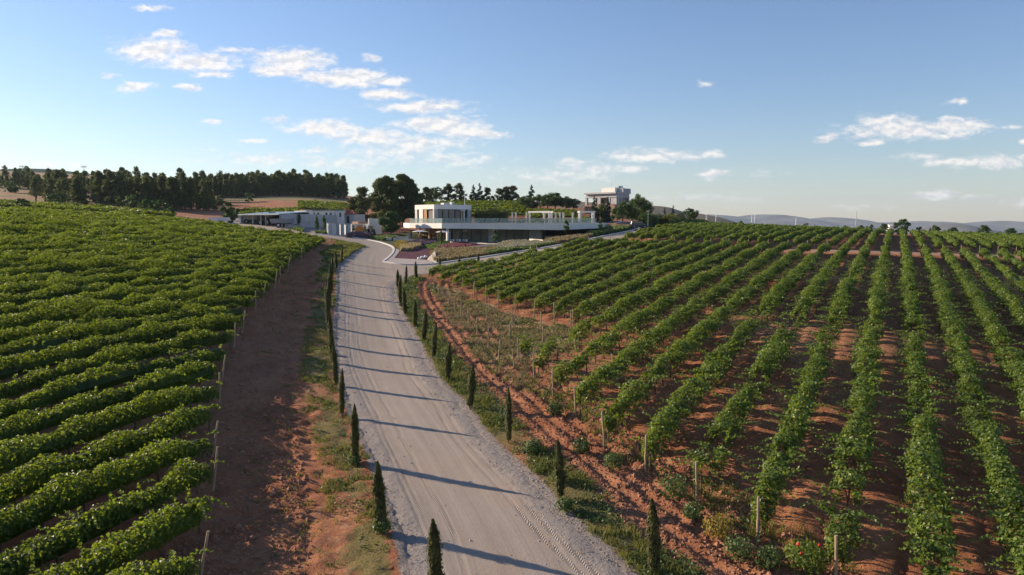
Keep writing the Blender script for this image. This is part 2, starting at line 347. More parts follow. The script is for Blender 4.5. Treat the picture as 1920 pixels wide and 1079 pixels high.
def glass(name, col, rough=.06, alpha=1.0):
    m = bpy.data.materials.new(name); m.use_nodes = True; b = m.node_tree.nodes['Principled BSDF']
    t = m.node_tree; g = N(t, 'ShaderNodeNewGeometry')
    t.links.new(mixc(t, noise(t, g.outputs['Position'], .6, 3), tuple(c * .6 for c in col), tuple(c * 1.4 for c in col)), b.inputs['Base Color'])
    b.inputs['Roughness'].default_value = rough; b.inputs['Specular IOR Level'].default_value = .6; b.inputs['Alpha'].default_value = alpha; return m
M['glass'] = glass('window_glass', (.07, .08, .085)); M['glass_low_reflection'] = glass('lower_glass_painted_reflection', (.15, .16, .13)); M['balus'] = glass('balustrade_glass', (.30, .40, .38), .1, .45)  # lower glass: paler base colour stands in for reflections and the room behind

def ground_material():
    m = bpy.data.materials.new('red_earth_ground'); m.use_nodes = True; t = m.node_tree; b = t.nodes['Principled BSDF']
    g = N(t, 'ShaderNodeNewGeometry'); p = g.outputs['Position']
    def A(n): a = N(t, 'ShaderNodeAttribute'); a.attribute_name = n; return a.outputs['Fac']
    nf = noise(t, p, 3.5, 8, .65); nm = noise(t, p, .5, 5, .6); nb = noise(t, p, .06, 4, .6); nc = noise(t, p, 14, 4, .6)
    soil = mixc(t, ramp(t, nm, .3, .7), (.250, .088, .040), (.400, .165, .078))
    soil = mixc(t, mt(t, 'MULTIPLY', ramp(t, nf, .45, .75), .5), soil, (.42, .22, .135))
    soil = mixc(t, mt(t, 'MULTIPLY', ramp(t, nb, .4, .7), .35), soil, (.34, .22, .14))
    dry = mixc(t, ramp(t, nf, .3, .7), (.26, .20, .10), (.40, .31, .17))
    grn = mixc(t, ramp(t, nc, .3, .7), (.10, .10, .030), (.22, .19, .07))
    def mask(n, soft=.35): return ramp(t, mt(t, 'ADD', A(n), mt(t, 'MULTIPLY', mt(t, 'SUBTRACT', nf, .5), 1.1)), .5 - soft / 2, .5 + soft / 2)
    c = mixc(t, mt(t, 'MULTIPLY', mask('dry'), .8), soil, dry)
    c = mixc(t, mt(t, 'MULTIPLY', mask('grass'), .85), c, grn)
    c = mixc(t, mt(t, 'MULTIPLY', mask('pale'), .8), c, (.46, .27, .17))
    c = mixc(t, mask('gravel'), c, mixc(t, nf, (.22, .18, .16), (.34, .29, .25)))
    plain = mixc(t, ramp(t, noise(t, p, .004, 6, .6), .35, .65), (.07, .085, .04), (.24, .21, .12))
    c = mixc(t, A('far'), c, plain)
    t.links.new(c, b.inputs['Base Color']); b.inputs['Roughness'].default_value = .95; b.inputs['Specular IOR Level'].default_value = .15
    bn = N(t, 'ShaderNodeBump'); bn.inputs['Distance'].default_value = .10; bn.inputs['Strength'].default_value = 1.0
    h = mt(t, 'ADD', mt(t, 'MULTIPLY', noise(t, p, 5, 8, .7), 1.0), mt(t, 'ADD', mt(t, 'MULTIPLY', nc, .5), mt(t, 'MULTIPLY', noise(t, p, 34, 3, .7), .22)))
    t.links.new(h, bn.inputs['Height']); t.links.new(bn.outputs[0], b.inputs['Normal']); return m
def road_material():
    m = bpy.data.materials.new('gravel_road'); m.use_nodes = True; t = m.node_tree; b = t.nodes['Principled BSDF']
    g = N(t, 'ShaderNodeNewGeometry'); p = g.outputs['Position']
    def A(n): a = N(t, 'ShaderNodeAttribute'); a.attribute_name = n; return a.outputs['Fac']
    ac, al, ed, rt = A('across'), A('along'), A('edge'), A('rut')
    cv = N(t, 'ShaderNodeCombineXYZ'); t.links.new(mt(t, 'MULTIPLY', ac, 2.2), cv.inputs[0]); t.links.new(mt(t, 'MULTIPLY', al, .035), cv.inputs[1])
    st = noise(t, cv.outputs[0], 1.0, 5, .65)
    cv2 = N(t, 'ShaderNodeCombineXYZ'); t.links.new(mt(t, 'MULTIPLY', ac, 9), cv2.inputs[0]); t.links.new(mt(t, 'MULTIPLY', al, .12), cv2.inputs[1])
    st2 = noise(t, cv2.outputs[0], 1.0, 4, .6)
    nf = noise(t, p, 9, 8, .75); nm = noise(t, p, .6, 4, .6); ns = noise(t, p, 30, 4, .8)
    c = mixc(t, ramp(t, mt(t, 'ADD', mt(t, 'MULTIPLY', st, .75), mt(t, 'MULTIPLY', nm, .25)), .34, .66), (.33, .265, .205), (.44, .362, .288))
    c = mixc(t, mt(t, 'MULTIPLY', ramp(t, st2, .4, .7), .4), c, (.30, .245, .205))
    c = mixc(t, mt(t, 'MULTIPLY', ramp(t, noise(t, p, .22, 6, .7), .50, .72), .45), c, (.44, .29, .20))
    c = mixc(t, mt(t, 'MULTIPLY', nf, .55), c, (.26, .215, .18))
    c = mixc(t, mt(t, 'MULTIPLY', ramp(t, ns, .55, .70), .5), c, (.58, .54, .49))
    c = mixc(t, mt(t, 'MULTIPLY', ramp(t, mt(t, 'ADD', ed, mt(t, 'MULTIPLY', mt(t, 'SUBTRACT', nf, .5), .8)), .2, 1.0), .55), c, (.25, .225, .21))
    t.links.new(c, b.inputs['Base Color']); b.inputs['Roughness'].default_value = .93; b.inputs['Specular IOR Level'].default_value = .15
    # tyre tread: herringbone lugs inside the rut bands
    wv = mt(t, 'MULTIPLY', mt(t, 'SUBTRACT', noise(t, p, .12, 2), .5), .7)
    def band(src, c, w): return mt(t, 'POWER', mt(t, 'MAXIMUM', mt(t, 'SUBTRACT', 1.0, mt(t, 'ABSOLUTE', mt(t, 'DIVIDE', mt(t, 'SUBTRACT', mt(t, 'ADD', src, wv), c), w))), 0.0), .6)
    rt = None
    for src, cc, ww in ((ac, .75, .11), (ac, 1.05, .10), (ac, 1.75, .13), (A('rside'), 1.0, .13), (A('rside'), 1.45, .12)):
        q_ = band(src, cc, ww); rt = q_ if rt is None else mt(t, 'MAXIMUM', rt, q_)
    rt0 = rt
    lug = mt(t, 'SINE', mt(t, 'ADD', mt(t, 'ADD', mt(t, 'MULTIPLY', al, 42), mt(t, 'MULTIPLY', mt(t, 'PINGPONG', ac, .11), 60)), mt(t, 'MULTIPLY', nf, 3)))
    rt = mt(t, 'MULTIPLY', rt, ramp(t, noise(t, p, .25, 3), .42, .6))
    h = mt(t, 'ADD', mt(t, 'MULTIPLY', nf, .35), mt(t, 'MULTIPLY', st2, .22))
    h = mt(t, 'ADD', h, mt(t, 'MULTIPLY', mt(t, 'MULTIPLY', lug, rt), .7))
    h = mt(t, 'SUBTRACT', h, mt(t, 'MULTIPLY', rt0, .28))
    h = mt(t, 'ADD', h, mt(t, 'MULTIPLY', mt(t, 'MULTIPLY', noise(t, p, 3.5, 6, .7), ed), 2.2))
    bn = N(t, 'ShaderNodeBump'); bn.inputs['Distance'].default_value = .045; bn.inputs['Strength'].default_value = .8
    t.links.new(h, bn.inputs['Height']); t.links.new(bn.outputs[0], b.inputs['Normal']); return m

# ---------------------------------------------------------------- ground sheet
def axis(lo, a, b, hi, st, gr):
    r = list(np.arange(a, b, st)); s = st; v = a
    L = []
    while v > lo: s *= gr; v -= s; L.append(v)
    s = st; v = r[-1]; R = []
    while v < hi: s *= gr; v += s; R.append(v)
    return np.array(L[::-1] + r + R)
XA = axis(-9000, -26, 40, 9000, .2, 1.028); YA = axis(-60, 14.5, 62, 9500, .2, 1.022)
X, Y = np.meshgrid(XA, YA); Z = ground(X, Y)
def micro(X, Y, full=False):
    """ruts, furrows and clods"""
    near = 1 - sstep(np.hypot(X, Y), 70, 160)
    dR, aR = dpoly(X, Y, ROAD_R); in_road = inside(X, Y, ROAD); right = (~in_road) & (X > np.interp(Y, *zip(*sorted((p[1], p[0]) for p in ROAD_R[:-8]))))
    dRd, _ = dpoly(X, Y, ROAD, True)
    nse = fbm(X, Y, 1.3, 4, 1); clod = fbm(X, Y, .55, 3, 2); cl2 = np.maximum(0, fbm(X, Y, .9, 3, 9))
    f_in = right & (Y < 82)
    fur = f_in * sstep(dR, 1.9, 2.5) * (1 - sstep(dR, 6.2, 7.2))
    h = fur * (np.sin(2 * math.pi * (dR + .09 * nse) / .80) * .085 + clod * .035)
    inr1 = inside(X, Y, RIGHT1) | inside(X, Y, RIGHT2)
    ph = ((X * NRR[0] + Y * NRR[1]) / SPC) % 1.0
    rut = np.exp(-((ph - .5 - .22) / .04) ** 2) + np.exp(-((ph - .5 + .22) / .04) ** 2) + .6 * np.exp(-((ph - .5 - .06) / .03) ** 2)
    h = h + inr1 * rut * np.sin((X * DIRR[0] + Y * DIRR[1]) * 2 * math.pi / .52) * .022 + inr1 * (-rut * .07 * (1 + .5 * nse) + clod * .045 + np.cos(ph * 2 * math.pi) * .06)
    h = h + (~in_road) * (~inr1) * clod * .03 * (dRd > .3)
    # left track: two wandering tyre ruts
    dL, _ = dpoly(X, Y, FIELD_L[:12]); infl = inside(X, Y, FIELD_L); lt = (~infl) & (~in_road) & (X < 0) & (dL < 9)
    wob = fbm(X * .15, Y * .15, 3, 3, 4) * .5
    for c0 in (2.1, 3.6, 4.5): h = h - lt * np.exp(-((dL - c0 - wob) / .16) ** 2) * .07
    h = h + lt * (clod * .06 + cl2 * .06)
    h = h * near
    return h, dR, right, in_road, dRd, fur, lt, inr1, infl, ph, dL
H, dR, right, in_road, dRd, fur, lt, inr1, infl, ph, dL = micro(X, Y)
Z = Z + H + fbm(X, Y, 14, 3, 6) * .10 * sstep(Y, 150, 260) + fbm(X, Y, 400, 4, 8) * 14 * sstep(np.hypot(X, Y), 900, 3000)
Z = Z - in_road * sstep(dRd, 0.0, .6) * .25 - (in_road & (dRd < 8)) * .01
# ground cover masks
nz = fbm(X, Y, 3.2, 4, 11); nz2 = fbm(X, Y, 9, 3, 12)
dLr, _ = dpoly(X, Y, ROAD_L[:34])
left_v = (~in_road) & (~infl) & (X < 5) & (~right)
grass = left_v * (1 - sstep(dLr, 1.2 + .6 * nz, 2.5 + .9 * nz)) * (.62 + .5 * nz) * sstep(dLr, .25, .9)
grass = np.maximum(grass, right * (Y < 85) * (1 - sstep(dR, 1.6, 2.4)) * sstep(dR, .1, .5) * (.75 + .4 * nz))
tri = inside(X, Y, PL([(800,530),(857,545),(942,585),(1072,615),(1090,650),(1000,668),(985,700),(930,700),(880,640),(850,590),(815,545)]))
dry = tri * (.55 + .5 * nz) + inr1 * (.12 + .35 * nz) * (1 - sstep(np.abs(ph - .5), .3, .5)) + left_v * (1 - sstep(dLr, 2, 3.5)) * .35
dry = dry + (Y > 215) * (.35 + .5 * nz2) + (X < 0) * (Y > 158) * .3
rear = right & (~inr1) & (dR > 6.4) & (Y < 85)
dry = dry + rear * (.30 + .5 * nz) ; grass = grass + tri * (-.08 + .35 * nz) + rear * (-.1 + .4 * nz) + (Y > 205) * np.where(X < -75, .45 + .5 * nz2, .5 * nz2)
grass = grass + infl * (.1 + .2 * nz)
redz = (X < -32) * (X > -150) * sstep(Y, 175, 190) * (1 - sstep(Y, 268, 300)) * (np.abs(X / Y) < .47); dry = dry * (1 - .75 * redz) - .3 * redz * (nz2 < .2); grass = grass * (1 - .6 * redz)
isl = inside(X, Y, PL([(600,480),(636,452),(662,456),(690,461),(660,474),(640,492),(620,500)])); grass = np.maximum(grass, isl * .85)
dTL, _ = dpoly(X, Y, PL([(1160,459),(1290,464.5),(1380,468),(1600,472),(1920,480)]) + [(135, 113)])
pale = (1 - sstep(dTL, 2.2, 3.6)) * (Y > 60)
gravel = np.where(in_road, 1.0, (1 - sstep(dRd, .1, np.where(right, .7, .5))) * (Y < 130))
yard = inside(X, Y, PL([(405,418),(430,414),(470,420),(535,432),(622,441),(640,443),(690,444),(700,425),(650,412),(560,410),(440,405)])); gravel = np.maximum(gravel, yard * 1.0)
far = sstep(np.hypot(X, Y), 900, 1600)
nx, ny = len(XA), len(YA); idx = np.arange(nx * ny).reshape(ny, nx)
q = np.stack([idx[:-1, :-1], idx[:-1, 1:], idx[1:, 1:], idx[1:, :-1]], -1).reshape(-1, 4)
gm = mesh_np('ground', np.stack([X, Y, Z], -1), q, ground_material(), attrs=dict(grass=grass.ravel(), dry=dry.ravel(), pale=pale.ravel(), gravel=gravel.ravel(), far=far.ravel()), smooth=True)
tag(link(bpy.data.objects.new('ground', gm)), kind='structure')
def ground_at(x, y):
    x = np.atleast_1d(np.asarray(x, float)); y = np.atleast_1d(np.asarray(y, float)); return ground(x, y) + micro(x, y)[0]

def patch(poly, lift, step=1.0, zf=None, far_step=None):
    """triangulated sheet over an outline, following the ground"""
    pts = []; n = len(poly)
    for i in range(n):
        a, b = poly[i], poly[(i + 1) % n]; L = math.hypot(b[0] - a[0], b[1] - a[1]); k = max(1, int(L / step))
        pts += [(a[0] + (b[0] - a[0]) * j / k, a[1] + (b[1] - a[1]) * j / k) for j in range(k)]
    out = [pts[0]]
    for p_ in pts[1:]:
        if math.hypot(p_[0] - out[-1][0], p_[1] - out[-1][1]) > .02: out.append(p_)
    pts = out; xs = [p_[0] for p_ in pts]; ys = [p_[1] for p_ in pts]
    gx, gy = np.meshgrid(np.arange(min(xs), max(xs), step), np.arange(min(ys), max(ys), step)); gx = gx.ravel() + (np.floor(gy.ravel() / step) % 2) * step / 2; gy = gy.ravel()
    ok = inside(gx, gy, pts); gx, gy = gx[ok], gy[ok]; d, _ = dpoly(gx, gy, pts, True); ok = d > step * .4; gx, gy = gx[ok], gy[ok]
    vs = [Vector(p_) for p_ in pts] + [Vector((a, b)) for a, b in zip(gx, gy)]; nb = len(pts)
    r = delaunay_2d_cdt(vs, [(i, (i + 1) % nb) for i in range(nb)], [list(range(nb))], 1, 1e-5)
    vx = np.array([v.x for v in r[0]]); vy = np.array([v.y for v in r[0]]); tr = [f for f in r[2] if len(f) == 3]
    tr = np.array([f if (vx[f[1]] - vx[f[0]]) * (vy[f[2]] - vy[f[0]]) - (vx[f[2]] - vx[f[0]]) * (vy[f[1]] - vy[f[0]]) > 0 else f[::-1] for f in tr])
    return vx, vy, (ground(vx, vy) if zf is None else zf(vx, vy)) + lift, tr
EDGE = [p for p in ROAD]
vx, vy, vz, tr = patch(EDGE, .015, .45)
dl, al = dpoly(vx, vy, ROAD_L); dr, _ = dpoly(vx, vy, ROAD_R); de, _ = dpoly(vx, vy, ROAD_L + ROAD_R[::-1], True)
dk, ak = dpoly(vx, vy, BR_LOW)
main = vy < 95 ; across = np.where(dk < dl - 4, dk, dl); along = np.where(dk < dl - 4, ak, al)
dmin = np.minimum(dl, dr); edge = (1 - sstep(dmin, .3, 1.6)); 
w1 = .12 * np.sin(along * .11); rut = sum(np.exp(-((dl - c - w1) / .13) ** 2) for c in (1.15, 1.55)) + np.exp(-((dr - 1.1 + .2 * np.sin(along * .07)) / .16) ** 2)
vz = vz + edge * fbm(vx, vy, .5, 3, 3) * .05 - (dmin < .05) * .04
rm = mesh_np('road', np.stack([vx, vy, vz], -1), tr, road_material(), 3, attrs=dict(rside=np.minimum(dr, 20), across=across, along=along, edge=edge, rut=np.clip(rut, 0, 1)), smooth=True)
tag(link(bpy.data.objects.new('road', rm)), kind='structure')

# ---------------------------------------------------------------- far hills
def hills(name, prof, Y0, depth, base, col, seed, kind='structure'):
    pxs = np.arange(prof[0][0], prof[-1][0] + 1, 8.0); cy = np.interp(pxs, [p[0] for p in prof], [p[1] for p in prof])
    nr = 25; V = []
    for j in range(nr):
        s = (j / (nr - 1) - .5) * 2; Yj = Y0 + s * depth; sh = math.cos(s * math.pi / 2) ** 1.3
        u = (pxs - 959.5) / F; crest = CAMZ + (HOR - cy) / F * Y0
        x = u * Y0 * (1 + s * .02); nn = fbm(x, np.full_like(x, Yj), depth * .5, 5, seed)
        V.append(np.stack([x, np.full_like(x, Yj), base + (crest - base) * sh * (1 + .16 * nn * (1 - sh)) + nn * (1 - sh) * 12 - (j in (0, nr - 1)) * 30], -1))
    V = np.array(V); n = len(pxs); idx = np.arange(nr * n).reshape(nr, n); q = np.stack([idx[:-1, :-1], idx[:-1, 1:], idx[1:, 1:], idx[1:, :-1]], -1).reshape(-1, 4)
    m = bpy.data.materials.new(name + '_surface'); m.use_nodes = True; t = m.node_tree; b = t.nodes['Principled BSDF']; g = N(t, 'ShaderNodeNewGeometry')
    c = mixc(t, ramp(t, noise(t, g.outputs['Position'], .004, 8, .7), .35, .65), tuple(c_ * .5 for c_ in col), col)
    t.links.new(c, b.inputs['Base Color']); b.inputs['Roughness'].default_value = 1; b.inputs['Specular IOR Level'].default_value = 0
    return tag(link(bpy.data.objects.new(name, mesh_np(name, V, q, m, smooth=True))), kind=kind)
hills('far_hills', [(1260,424),(1300,417),(1318,402),(1352,404),(1380,407),(1404,403.5),(1430,402.5),(1457,403),(1489,408),(1516,413),(1546,407.5),(1575,409),(1590,411),(1605,416),(1640,418),(1679,417),(1724,415),(1738,417.5),(1754,415.5),(1780,419),(1805,421),(1837,417),(1860,415),(1877,414.5),(1900,416),(1930,420),(2000,412),(2200,420),(2500,428)], 7000, 1500, -110, (.19, .18, .17), 21)
hills('near_hills', [(1690,440),(1720,432),(1758,422),(1781,419),(1800,421),(1817,424),(1837,429),(1880,436)], 4600, 500, -110, (.17, .155, .13), 22)
hills('tan_hill', [(860,405),(900,392),(980,382),(1063,377),(1100,380),(1150,381),(1216,386),(1240,387.5),(1253,390),(1273,397),(1308,401),(1345,408),(1380,420)], 1900, 350, -60, (.30, .22, .13), 23)
hills('wooded_hill', [(-700,330),(-300,322),(0,321),(45,319),(70,318),(100,319),(130,322),(200,330),(320,340),(480,352)], 1700, 350, 0, (.075, .095, .045), 24)
# ---------------------------------------------------------------- foliage
def leaf_quads(c, n, s, tint, asp=1.0, nrg=None):
    """one small bent quad per leaf: centres c, normals n, sizes s"""
    r = nrg or rng; k = len(c); n = n / (np.linalg.norm(n, axis=1, keepdims=True) + 1e-9)
    t = r.normal(size=(k, 3)); t -= (t * n).sum(1, keepdims=True) * n; t /= np.linalg.norm(t, axis=1, keepdims=True) + 1e-9; b = np.cross(n, t)
    s = np.asarray(s).reshape(-1, 1) * .5; w = n * s * .35
    v = np.stack([c + t * s * asp - w, c + b * s, c - t * s * asp - w, c - b * s], 1)
    f = np.arange(k * 4).reshape(-1, 4); return v.reshape(-1, 3), f, np.repeat(tint, 4)
def join(parts):
    V = []; Fa = []; T = []; o = 0
    for v, f, t in parts: V.append(v); Fa.append(f + o); T.append(t); o += len(v)
    return np.concatenate(V), np.concatenate(Fa), np.concatenate(T)
def clip_line(poly, p0, d, lo=-50, hi=420):
    """stretches of the line p0 + t d that lie inside the outline"""
    ts = []; n = len(poly)
    for i in range(n):
        ax, ay = poly[i]; bx, by = poly[(i + 1) % n]; ex, ey = bx - ax, by - ay; den = d[0] * ey - d[1] * ex
        if abs(den) < 1e-9: continue
        t = ((ax - p0[0]) * ey - (ay - p0[1]) * ex) / den; s = ((ax - p0[0]) * d[1] - (ay - p0[1]) * d[0]) / den
        if 0 <= s < 1: ts.append(t)
    ts.sort(); return [(a, b) for a, b in zip(ts[::2], ts[1::2]) if b - a > 2.0]
def vine_row(p0, d, t0, t1, style, label, group, seed, gap=None, cat='vine row', name='vine_row'):
    """one trellised row: leafy canopy (with its long side shoots) and woody stems"""
    r = np.random.default_rng(seed); L = t1 - t0; nrm = np.array([d[1], -d[0]])
    P = []; mid = p0[0] + d[0] * (t0 + t1) / 2, p0[1] + d[1] * (t0 + t1) / 2
    ox, oy = mid; oz = gz(ox, oy)
    # pieces of 6 m, each with a level of detail by its distance
    k = max(1, int(L / 6)); e = np.linspace(t0, t1, k + 1)
    tops, wid, low = {'left': (1.55, .58, .12), 'right': (1.62, .50, .28), 'back': (1.5, .6, .4)}[style]
    for a, b in zip(e[:-1], e[1:]):
        mx, my = p0[0] + d[0] * (a + b) / 2, p0[1] + d[1] * (a + b) / 2; D = math.hypot(mx, my)
        if my < 13 or abs(mx) > my * .84 + 7: continue
        ls = min(max(.115 if style == 'left' else .135, D * .00165), .34); cnt = int((b - a) * min(440, max(14, (10.5 if style == 'left' else 13.5) / ls ** 1.65)) * (1.15 if style == 'left' else 1.0))
        if style == 'back': ls = .5; cnt = int((b - a) * 16)
        t = r.uniform(a, b, cnt)
        x = p0[0] + d[0] * t; y = p0[1] + d[1] * t
        nw = fbm(x + seed * 3.1, y, 2.2, 3, 31); nh = fbm(x - seed * 1.7, y, 1.5, 3, 32); nv = fbm(x, y + seed, 5, 2, 33)
        dens = nv + .9 * fbm(x + seed * 7, y, 1.1, 2, 34)
        phi = r.uniform(-.55, math.pi + .55, cnt)
        rad = 1 - .62 * r.random(cnt) ** 1.4
        irr = 2.0 if style == 'left' else 1.5; W = (wid + (.30 if style == 'right' else .24) * nw); Ht = (tops + .20 * nh * irr + .10 * nv * irr)
        sway = fbm(x * .6 + 9, y * .6 + seed, 2.5, 3, 36) * (.42 if style == 'left' else .14)
        cz = Ht * .62 + low * .2; rz = Ht - cz
        lx = sway + np.cos(phi) * W * rad + r.normal(0, .05, cnt); lz = cz + np.where(np.sin(phi) > 0, np.sin(phi) * rz * rad, np.sin(phi) * (cz - low) * 1.1 * rad) + r.normal(0, .04, cnt)
        edge = np.minimum(t - t0, t1 - t); lz = lz * (.75 + .25 * np.clip(edge / 1.2, 0, 1)); lx = lx * (.6 + .4 * np.clip(edge / 1.2, 0, 1))
        vp = np.cos(t * 2 * math.pi / 1.5 + seed)  # fuller round each vine than between two
        keep = (dens - (.30 * vp * (lz < tops * .75) if style == 'right' else 0)) > (-9 if style != 'right' else -.78)

        if gap is not None: keep &= ~((t > gap[0]) & (t < gap[1]))
        cx = x + nrm[0] * lx; cy = y + nrm[1] * lx; c = np.stack([cx - ox, cy - oy, ground(x, y) + lz - oz], -1)
        n = np.stack([nrm[0] * np.cos(phi), nrm[1] * np.cos(phi), np.sin(phi) * .9 + .25], -1) + r.normal(0, .45, (cnt, 3))
        tn_ = np.where(r.random(cnt) < .012 + .05 * (fbm(x * 2.1, y * 2.1 + 40, 4, 3, 39) > .62), 1.5, r.random(cnt))
        P.append(leaf_quads(c[keep], n[keep], (ls * r.uniform(.75, 1.35, cnt))[keep], tn_[keep], nrg=r))
        # side shoots
        if D < (95 if style == 'right' else 120) and style != 'back':
            ns = int((b - a) * (3.6 if style == 'right' else 3.0)); nl = max(6, int(2.1 / ls) + 2) if D < 80 else 8
            tt = r.uniform(a, b, ns); sg = np.where(r.random(ns) < .5, 1, -1.); ln = r.uniform(.4, 1.35 if style == 'right' else .85, ns); el = r.uniform(-.1, .75, ns); yaw = r.uniform(-.7, .7, ns)
            ok = np.ones(ns, bool) if gap is None else ~((tt > gap[0]) & (tt < gap[1])); tt, sg, ln, el, yaw = tt[ok], sg[ok], ln[ok], el[ok], yaw[ok]; ns = len(tt)
            if ns:
                s = np.linspace(0, 1, nl)[None, :]; lat = sg[:, None] * (wid * .5 + ln[:, None] * s * np.cos(yaw[:, None])); fw = ln[:, None] * s * np.sin(yaw[:, None])
                zz = tops * .82 + ln[:, None] * (s * np.sin(el[:, None]) - .38 * s * s)
                T = tt[:, None] + fw; sx = p0[0] + d[0] * T; sy = p0[1] + d[1] * T
                c = np.stack([sx + nrm[0] * lat - ox, sy + nrm[1] * lat - oy, ground(sx, sy) + zz - oz], -1).reshape(-1, 3) + r.normal(0, .03, (ns * nl, 3))
                n = r.normal(0, .5, (ns * nl, 3)) + np.array([0, 0, .8])
                sc = np.repeat(ls * r.uniform(.9, 1.35, ns), nl) * np.tile(np.linspace(1.1, .65, nl), ns)
                P.append(leaf_quads(c, n, sc, np.clip(r.random(ns * nl) * .6 + .4, 0, 1), nrg=r))
    if not P: return None
    # added core tube in the darkest leaf tint, blocks light through the canopy
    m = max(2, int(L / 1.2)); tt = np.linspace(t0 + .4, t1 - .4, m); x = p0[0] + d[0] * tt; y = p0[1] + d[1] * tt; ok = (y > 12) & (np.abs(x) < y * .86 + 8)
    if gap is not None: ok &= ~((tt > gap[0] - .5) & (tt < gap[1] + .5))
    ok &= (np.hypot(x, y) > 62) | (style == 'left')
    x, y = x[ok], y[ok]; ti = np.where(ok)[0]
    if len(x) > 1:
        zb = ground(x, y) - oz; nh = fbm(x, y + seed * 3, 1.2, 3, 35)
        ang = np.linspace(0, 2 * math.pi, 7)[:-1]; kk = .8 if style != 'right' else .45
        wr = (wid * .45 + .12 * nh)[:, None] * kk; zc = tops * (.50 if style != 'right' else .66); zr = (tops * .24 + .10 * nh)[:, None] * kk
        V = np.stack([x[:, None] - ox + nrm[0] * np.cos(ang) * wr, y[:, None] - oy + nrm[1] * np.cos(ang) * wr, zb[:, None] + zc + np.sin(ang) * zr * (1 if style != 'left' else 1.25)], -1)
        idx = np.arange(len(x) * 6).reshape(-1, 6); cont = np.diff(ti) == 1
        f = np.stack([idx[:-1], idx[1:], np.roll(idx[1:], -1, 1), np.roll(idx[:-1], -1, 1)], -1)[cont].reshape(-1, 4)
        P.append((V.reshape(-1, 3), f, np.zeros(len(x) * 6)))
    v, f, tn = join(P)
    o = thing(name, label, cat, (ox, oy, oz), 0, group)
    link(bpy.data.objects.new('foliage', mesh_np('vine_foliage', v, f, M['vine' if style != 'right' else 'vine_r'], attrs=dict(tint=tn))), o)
    D0 = min(math.hypot(p0[0] + d[0] * t, p0[1] + d[1] * t) for t in np.linspace(t0, t1, 20))
    if D0 < 75 and style != 'back':
        b = MB()
        for t in np.arange(t0 + .4, t1, 1.5):
            x, y = p0[0] + d[0] * t, p0[1] + d[1] * t
            if y < 14 or y > 75 or abs(x) > y * .8 + 3 or (gap and gap[0] < t < gap[1]): continue
            z = gz(x, y); j = random.uniform(-.1, .1)
            b.tube((x - ox, y - oy, z - oz - .05), (x - ox + j, y - oy + j, z - oz + .55), .045, .035, 5, cap=False); b.tube((x - ox + j, y - oy + j, z - oz + .55), (x - ox - j, y - oy, z - oz + 1.0), .035, .025, 5, cap=False)
        if b.v: tag(b.build('vine_stems', M['stem'], o), kind='stuff')
    return o
ORD = ['zeroth','first','second','third','fourth','fifth','sixth','seventh','eighth','ninth','tenth','eleventh','twelfth','thirteenth','fourteenth','fifteenth','sixteenth','seventeenth','eighteenth','nineteenth','twentieth']
TENS = {2: 'twenty', 3: 'thirty', 4: 'forty', 5: 'fifty', 6: 'sixty', 7: 'seventy'}
def ordn(n):
    if n <= 20: return ORD[n]
    a, b = divmod(n, 10)
    return TENS[a] + ('-' + ORD[b] if b else '') if b else TENS[a][:-1] + 'ieth'
def rows(poly, DIR, NR, style, group, lab, seed0, phase=0.0, rev=False, spc=SPC, name='vine_row'):
    cs = [p[0] * NR[0] + p[1] * NR[1] for p in poly]; k0, k1 = math.ceil(min(cs) / spc - phase), math.floor(max(cs) / spc - phase)
    L = []
    for k in range(k0, k1 + 1):
        c = (k + phase) * spc; p0 = (NR[0] * c, NR[1] * c)
        for (a, b) in clip_line(poly, p0, DIR):
            # part that the photograph's field of view can take in
            ts = np.linspace(a, b, max(4, int((b - a) * 2))); xs = p0[0] + DIR[0] * ts; ys = p0[1] + DIR[1] * ts; ok = (ys > 13) & (np.abs(xs) < ys * .84 + 6)
            if ok.sum() < 4: continue
            L.append((k, p0, ts[ok][0], ts[ok][-1]))
    if rev: L = L[::-1]
    out = []
    for i, (k, p0, a, b) in enumerate(L):
        out.append((k, p0, a, b, vine_row(p0, DIR, a, b, style, lab(i + 1, len(L)), group, seed0 + i, name=name)))
    return out
left_rows = rows(FIELD_L, DIRL, NRL, 'left', 'vine rows of the left vineyard', lambda i, n: f'dense green vine row in the left vineyard, {ordn(i)} counting up from its near corner', 100, .35, rev=True)
right_rows = rows(RIGHT1, DIRR, NRR, 'right', 'vine rows of the right vineyard before the cross track', lambda i, n: f'leafy vine row in the right vineyard before the cross track, {ordn(i)} from the branch road', 300, .55)
far_rows = rows(RIGHT2, DIRR, NRR, 'right', 'vine rows beyond the cross track', lambda i, n: f'vine row beyond the pale cross track, {ordn(i)} from the branch road', 500, .55)
print('rows', len(left_rows), len(right_rows), len(far_rows))
# ---------------------------------------------------------------- trees
def crown_pts(clumps, nleaf, ls, r, flat=1.0):
    """clumps: (centre, radius); leaves fill each clump, thicker towards its skin"""
    C_, Nn, Sz, T = [], [], [], []
    w = np.array([c[1] ** 2 for c in clumps]); w /= w.sum()
    for (c, rad), ww in zip(clumps, w):
        k = max(6, int(nleaf * ww)); d = r.normal(size=(k, 3)); d /= np.linalg.norm(d, axis=1, keepdims=True)
        q = rad * (1 - .55 * r.random(k) ** 1.5)[:, None]; p = d * q; p[:, 2] *= flat
        C_.append(p + np.array(c)); Nn.append(d + r.normal(0, .45, (k, 3)) + np.array([0, 0, .2])); Sz.append(ls * r.uniform(.7, 1.4, k)); T.append(np.clip(r.random(k) * .8 + r.uniform(-.15, .25), 0, 1))
    return leaf_quads(np.concatenate(C_), np.concatenate(Nn), np.concatenate(Sz), np.concatenate(T), nrg=r)
def limb(b, p0, p1, r0, r1, n=6): b.tube(p0, p1, r0, r1, n, cap=False)
